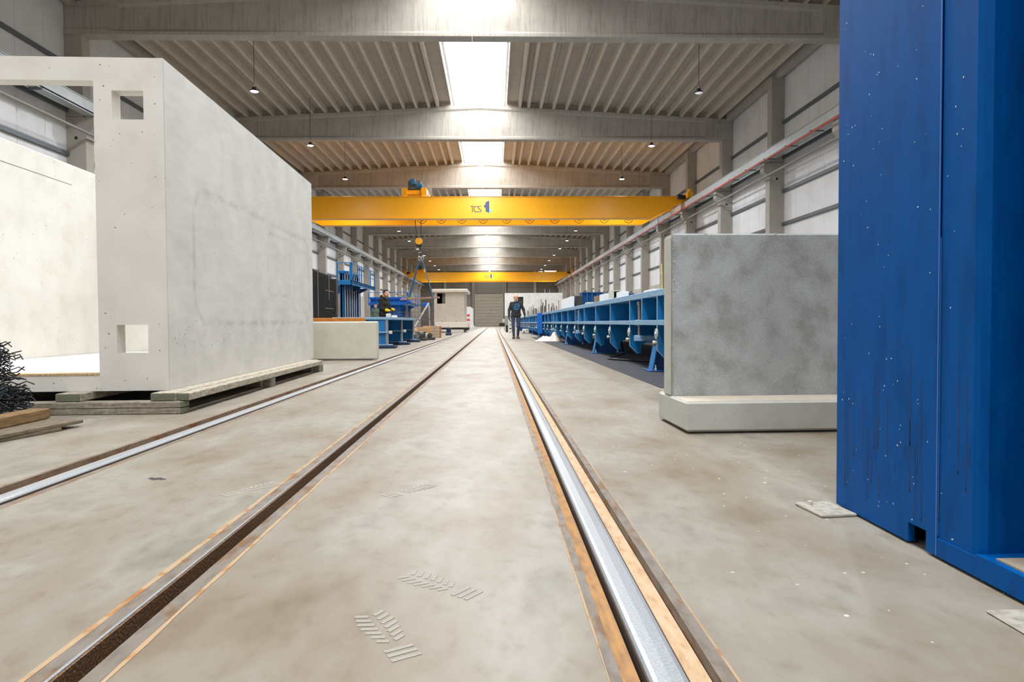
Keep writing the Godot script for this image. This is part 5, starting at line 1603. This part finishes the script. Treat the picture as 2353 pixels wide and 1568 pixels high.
func foot_bones(an: Vector3, dir: Vector3) -> Array:
	dir = Vector3(dir.x, 0, dir.z).normalized()
	var g = Vector3(an.x, 0.048, an.z)
	var s = dir.cross(Vector3.UP) * 0.016
	return [[an + Vector3.DOWN * 0.02, g - dir * 0.03, 0.046, 0.045], [g - dir * 0.04, g + dir * 0.15 + Vector3.DOWN * 0.006, 0.044, 0.04], [g + s, g + dir * 0.15 + s + Vector3.DOWN * 0.01, 0.036, 0.036], [g - s, g + dir * 0.14 - s + Vector3.DOWN * 0.01, 0.036, 0.036]]

func person(label, at: Vector3, turn, j: Dictionary) -> Node3D:
	var t = thing("person", label, "person", at, turn)
	var hb = head_bones(j.head, j.face)
	var tb = torso(j.hip, j.chest, j.neck, j.sl, j.sr, j.fwd, j.w)
	var neckb = [[j.neck + Vector3.DOWN * 0.03, j.head + Vector3.DOWN * 0.05, 0.058, 0.055]]
	var arms = []
	var sleeves = []
	for s in [[j.sl, j.el, j.wl], [j.sr, j.er, j.wr]]:
		arms += [[s[0], s[1], 0.05, 0.04], [s[1], s[2], 0.041, 0.028]]
		sleeves += [[s[0], s[1], 0.055, 0.045], [s[1], s[1].lerp(s[2], 0.94), 0.045, 0.034]]
	var hands = hand_bones(j.wl, j.hl, j.pl, j.curl, j.get("tl", 1.0)) + hand_bones(j.wr, j.hr, j.pr, j.curl, j.get("tr", -1.0))
	var legs = leg_bones(j.hipl, j.kl, j.al) + leg_bones(j.hipr, j.kr, j.ar)
	var feet = foot_bones(j.al, j.fl) + foot_bones(j.ar, j.fr)
	# one body: head, trunk and limbs; head and hands on finer grids in the same mesh
	var st = SurfaceTool.new()
	st.begin(Mesh.PRIMITIVE_TRIANGLES)
	st.append_from(flesh(tb + neckb + arms + legs + feet, 0.016, 0.05, -0.012), 0, Transform3D.IDENTITY)
	st.append_from(flesh(hb + neckb, 0.0065, 0.022), 0, Transform3D.IDENTITY)
	if j.hand_mat == null: st.append_from(flesh(hands, 0.0055, 0.008), 0, Transform3D.IDENTITY)
	obj("body", st.commit(), M.skin, t)
	if j.hand_mat != null: obj("gloves", flesh(hands, 0.0055, 0.008, 0.002), j.hand_mat, t)
	eyes(j.head, j.face, t)
	var ax = (j.sl - j.sr).normalized()
	var skirt = [[j.hip + ax * 0.09 * j.w, j.hip - ax * 0.09 * j.w, 0.116 * j.w, 0.116 * j.w]]
	obj("top", flesh(tb + sleeves + skirt, 0.0115, 0.035, 0.01, j.hem), j.top_mat, t)
	obj("trousers", flesh(legs + [tb[0]], 0.0125, 0.022, 0.004, 0.075, j.hem + 0.02), j.leg_mat, t)
	obj("shoes", flesh(feet, 0.008, 0.025, 0.006, 0.0), M.shoe, t)
	return t

func build_people():
	M.beard = mat(C(112, 82, 66), 0.9)
	M.brow = mat(C(120, 88, 70), 0.9)
	M.lips = mat(C(150, 84, 76), 0.6)
	M.cuff = mat(C(236, 190, 24), 0.85)
	# the man walking towards the camera
	var j = {head = Vector3(0.0, 1.6, 0.07), face = Vector3(0.02, -0.16, 1), neck = Vector3(0.012, 1.455, 0.01), chest = Vector3(0.01, 1.27, 0.0), hip = Vector3(-0.005, 0.94, -0.02), fwd = Vector3(0, 0, 1), w = 0.97,
		sl = Vector3(0.19, 1.385, 0.0), el = Vector3(0.3, 1.15, -0.05), wl = Vector3(0.345, 0.93, 0.06), sr = Vector3(-0.175, 1.385, 0.0), er = Vector3(-0.265, 1.13, 0.0), wr = Vector3(-0.28, 0.885, 0.1),
		hl = Vector3(-0.05, -1, 0.15), hr = Vector3(0.02, -1, 0.15), pl = Vector3(-1, 0, 0.2), pr = Vector3(1, 0, 0.2), curl = 0.5, tl = -1.0, tr = 1.0,
		hipl = Vector3(0.092, 0.9, -0.02), kl = Vector3(0.105, 0.5, 0.03), al = Vector3(0.072, 0.1, -0.16), hipr = Vector3(-0.105, 0.9, -0.02), kr = Vector3(-0.112, 0.5, 0.09), ar = Vector3(-0.092, 0.09, 0.13),
		fl = Vector3(0.12, 0, 1), fr = Vector3(-0.1, 0, 1), hem = 0.85, hand_mat = M.glove_dark, top_mat = M.sweater, leg_mat = M.jeans}
	var t = person("bald man in a dark grey sweater with a blue emblem and jeans, walking towards us", V(0.875, 0.0, 26.34), 0.0, j)
	# emblem: strokes laid onto the chest
	var tb = torso(j.hip, j.chest, j.neck, j.sl, j.sr, j.fwd, j.w)
	var surf = func(x, y):
		var z = 0.4
		for i in 40:
			var d = 9.0
			for b in tb:
				var e = bone_dist(Vector3(x, y, z), b) - 0.014
				var h = maxf(0.05 - absf(e - d), 0.0) / 0.05
				d = minf(d, e) - h * h * 0.0125
			if d < 0.004: break
			z -= d * 0.8
		return Vector3(x, y, z)
	var em = MB.new()
	var stroke = func(pts, wd):
		var c = Curve2D.new()
		for i in pts.size():
			var tan = (pts[mini(i + 1, pts.size() - 1)] - pts[maxi(i - 1, 0)]) / 6.0
			c.add_point(pts[i], -tan, tan)
		var fine = c.tessellate_even_length(5, 0.012)
		for i in fine.size() - 1:
			var a = fine[i]; var b = fine[i + 1]
			var na = (b - fine[maxi(i - 1, 0)]).orthogonal().normalized() * wd * 0.5
			var nb = (fine[mini(i + 2, fine.size() - 1)] - a).orthogonal().normalized() * wd * 0.5
			em.quad_auto(surf.call(a.x + na.x, a.y + na.y), surf.call(b.x + nb.x, b.y + nb.y), surf.call(b.x - nb.x, b.y - nb.y), surf.call(a.x - na.x, a.y - na.y), Vector3(0, 1.2, -0.5))
	var E = func(px, py): return Vector2((px - 385.0) / 735.0, (1440.0 - py) / 735.0)
	stroke.call([E.call(352, 560), E.call(372, 470), E.call(392, 442), E.call(460, 440), E.call(476, 462), E.call(468, 490), E.call(430, 508), E.call(395, 510)], 0.034)
	stroke.call([E.call(430, 508), E.call(466, 518), E.call(470, 545), E.call(450, 580), E.call(410, 592), E.call(356, 588), E.call(330, 570), E.call(322, 540), E.call(340, 510)], 0.034)
	stroke.call([E.call(352, 560), E.call(400, 562), E.call(432, 545)], 0.03)
	obj("emblem", em, M.emblem, t)
	obj("belt_tag", boxm(Vector3(-0.19, 0.925, 0.1), Vector3(-0.165, 0.95, 0.125), 0.004), M.white, t)
	# the man in black behind the blue formwork table, turned to the right, working a hand control
	j = {head = Vector3(0.03, 1.63, 0.06), face = Vector3(0.75, -0.12, 0.72), neck = Vector3(-0.02, 1.48, 0.0), chest = Vector3(-0.06, 1.29, 0.0), hip = Vector3(-0.06, 0.95, 0.0), fwd = Vector3(0.9, 0, 0.43), w = 0.98,
		sl = Vector3(0.03, 1.42, -0.17), el = Vector3(0.1, 1.15, -0.2), wl = Vector3(0.26, 1.08, 0.0), sr = Vector3(-0.13, 1.42, 0.17), er = Vector3(-0.13, 1.14, 0.2), wr = Vector3(0.1, 1.06, 0.2),
		hl = Vector3(0.8, -0.1, 0.5), hr = Vector3(1, -0.12, -0.1), pl = Vector3(0, -0.6, 0.8), pr = Vector3(0, -0.9, -0.5), curl = 0.75, tl = 1.0, tr = -1.0,
		hipl = Vector3(-0.02, 0.9, -0.09), kl = Vector3(0.02, 0.5, -0.1), al = Vector3(0.0, 0.1, -0.12), hipr = Vector3(-0.1, 0.9, 0.09), kr = Vector3(-0.08, 0.5, 0.1), ar = Vector3(-0.1, 0.09, 0.1),
		fl = Vector3(0.9, 0, 0.3), fr = Vector3(0.8, 0, 0.6), hem = 0.82, hand_mat = M.glove_dark, top_mat = M.hoodie, leg_mat = M.trousers}
	t = person("man in a black hooded jacket and yellow-cuffed gloves behind the blue table", V(-3.6, 0.0, 22.5), 0.0, j)
	var hf = Vector3(0.75, -0.12, 0.72).normalized()
	var hs = Vector3.UP.cross(hf).normalized()
	var hc = j.head
	obj("hair", flesh(hair_bones(hc, hf), 0.0065, 0.02), M.hair, t)
	var hu = hf.cross(hs).normalized()
	var B = func(x, y, z): return hc + (hs * x + hu * y + hf * z) * 1.08
	obj("beard", flesh([[B.call(0.02, -0.084, 0.05), B.call(-0.02, -0.084, 0.05), 0.034, 0.034], [B.call(0.052, -0.05, 0.03), B.call(0.03, -0.082, 0.045), 0.022, 0.026], [B.call(-0.052, -0.05, 0.03), B.call(-0.03, -0.082, 0.045), 0.022, 0.026], [B.call(0.02, -0.04, 0.092), B.call(-0.02, -0.04, 0.092), 0.008, 0.008]], 0.0065, 0.012), M.beard, t)
	obj("hood", flesh([[Vector3(-0.09, 1.5, -0.06), Vector3(-0.11, 1.52, 0.04), 0.075, 0.075], [Vector3(-0.1, 1.52, 0.05), Vector3(-0.02, 1.48, 0.1), 0.055, 0.04], [Vector3(-0.1, 1.5, -0.08), Vector3(0.0, 1.47, -0.07), 0.05, 0.04]], 0.01, 0.04), M.hoodie, t)
	obj("hood_lining", flesh([[Vector3(-0.085, 1.575, -0.02), Vector3(-0.08, 1.565, 0.07), 0.04, 0.035], [Vector3(-0.07, 1.55, 0.085), Vector3(-0.005, 1.49, 0.1), 0.028, 0.02]], 0.009, 0.03), M.hood_lining, t)
	for q in [[j.er, j.wr, j.hr], [j.el, j.wl, j.hl]]:
		obj("glove_cuff", flesh([[q[0].lerp(q[1], 0.72), q[1] + q[2].normalized() * 0.04, 0.05, 0.046]], 0.008, 0.02), M.cuff, t)
	var rc = thing("hand_control", "small black hand control held by the man in black", "hand control", V(-3.6 + 0.29, 1.035, 22.5 - 0.17), 0.2)
	obj("case", boxm(Vector3(-0.07, -0.035, -0.04), Vector3(0.1, 0.03, 0.04), 0.012), M.black, rc)
	obj("switch", boxm(Vector3(0.02, 0.03, -0.015), Vector3(0.05, 0.045, 0.015), 0.004), M.steelbox, rc)
	# the third man, far back between the towers
	j = {head = Vector3(0.0, 1.62, 0.04), face = Vector3(0.1, -0.1, 1), neck = Vector3(0, 1.47, 0.0), chest = Vector3(0, 1.29, 0.0), hip = Vector3(0, 0.95, 0.0), fwd = Vector3(0, 0, 1), w = 1.0,
		sl = Vector3(0.19, 1.41, 0), el = Vector3(0.25, 1.14, 0), wl = Vector3(0.22, 0.92, 0.1), sr = Vector3(-0.19, 1.41, 0), er = Vector3(-0.25, 1.14, 0), wr = Vector3(-0.22, 0.92, 0.1),
		hl = Vector3(0, -1, 0.2), hr = Vector3(0, -1, 0.2), pl = Vector3(-1, 0, 0), pr = Vector3(1, 0, 0), curl = 0.5, tl = -1.0, tr = 1.0,
		hipl = Vector3(0.09, 0.9, 0), kl = Vector3(0.1, 0.5, 0.02), al = Vector3(0.1, 0.1, 0), hipr = Vector3(-0.09, 0.9, 0), kr = Vector3(-0.1, 0.5, 0.02), ar = Vector3(-0.1, 0.1, 0),
		fl = Vector3(0.1, 0, 1), fr = Vector3(-0.1, 0, 1), hem = 0.85, hand_mat = null, top_mat = M.green_shirt, leg_mat = M.trousers}
	t = person("man in a grey-green shirt half hidden between the two blue towers", V(-6.65, 0.0, 38.0), 0.0, j)
	obj("hair", flesh(hair_bones(j.head, j.face), 0.008, 0.02), M.hair, t)

# ---------------------------------------------------------------- start
const SKY_E := 62.0
const LAMP_E := 18.0

func _ready():
	var cam = Camera3D.new()
	cam.name = "camera"
	cam.fov = 53.960461
	cam.near = 0.05
	cam.far = 400.0
	cam.transform = Transform3D(Basis(Vector3(0.999611, -0.005998, 0.027252), Vector3(0.006742, 0.999604, -0.027317), Vector3(-0.027078, 0.02749, 0.999255)), Vector3(0, 0.64, 0))
	add_child(cam)
	cam.current = true
	var we = WorldEnvironment.new()
	we.name = "world"
	var env = Environment.new()
	env.background_mode = Environment.BG_COLOR
	env.background_color = Color(0.85, 0.88, 0.92)
	env.tonemap_mode = Environment.TONE_MAPPER_LINEAR
	env.tonemap_exposure = 1.2
	env.sdfgi_enabled = true
	env.ssao_enabled = true
	env.ssil_enabled = true
	we.environment = env
	add_child(we)
	make_materials()
	M.sky_pane = glow(Color(1.0, 0.99, 0.97), 3.0)
	M.lamp = glow(Color(0.93, 0.94, 1.0), 12.0)
	M.lamp_off_glow = glow(Color(0.95, 0.96, 1.0), 0.35)  # unlit diffuser still given a faint glow of its own
	M.rebar_pale = mat(C(190, 150, 136), 0.7)
	module_face_texture()
	build_floor()
	build_walls()
	build_roof()
	build_runways()
	build_lamps()
	build_cranes()
	build_module()
	build_retaining()
	build_post()
	build_left()
	build_right()
	build_people()
	build_floor_marks()
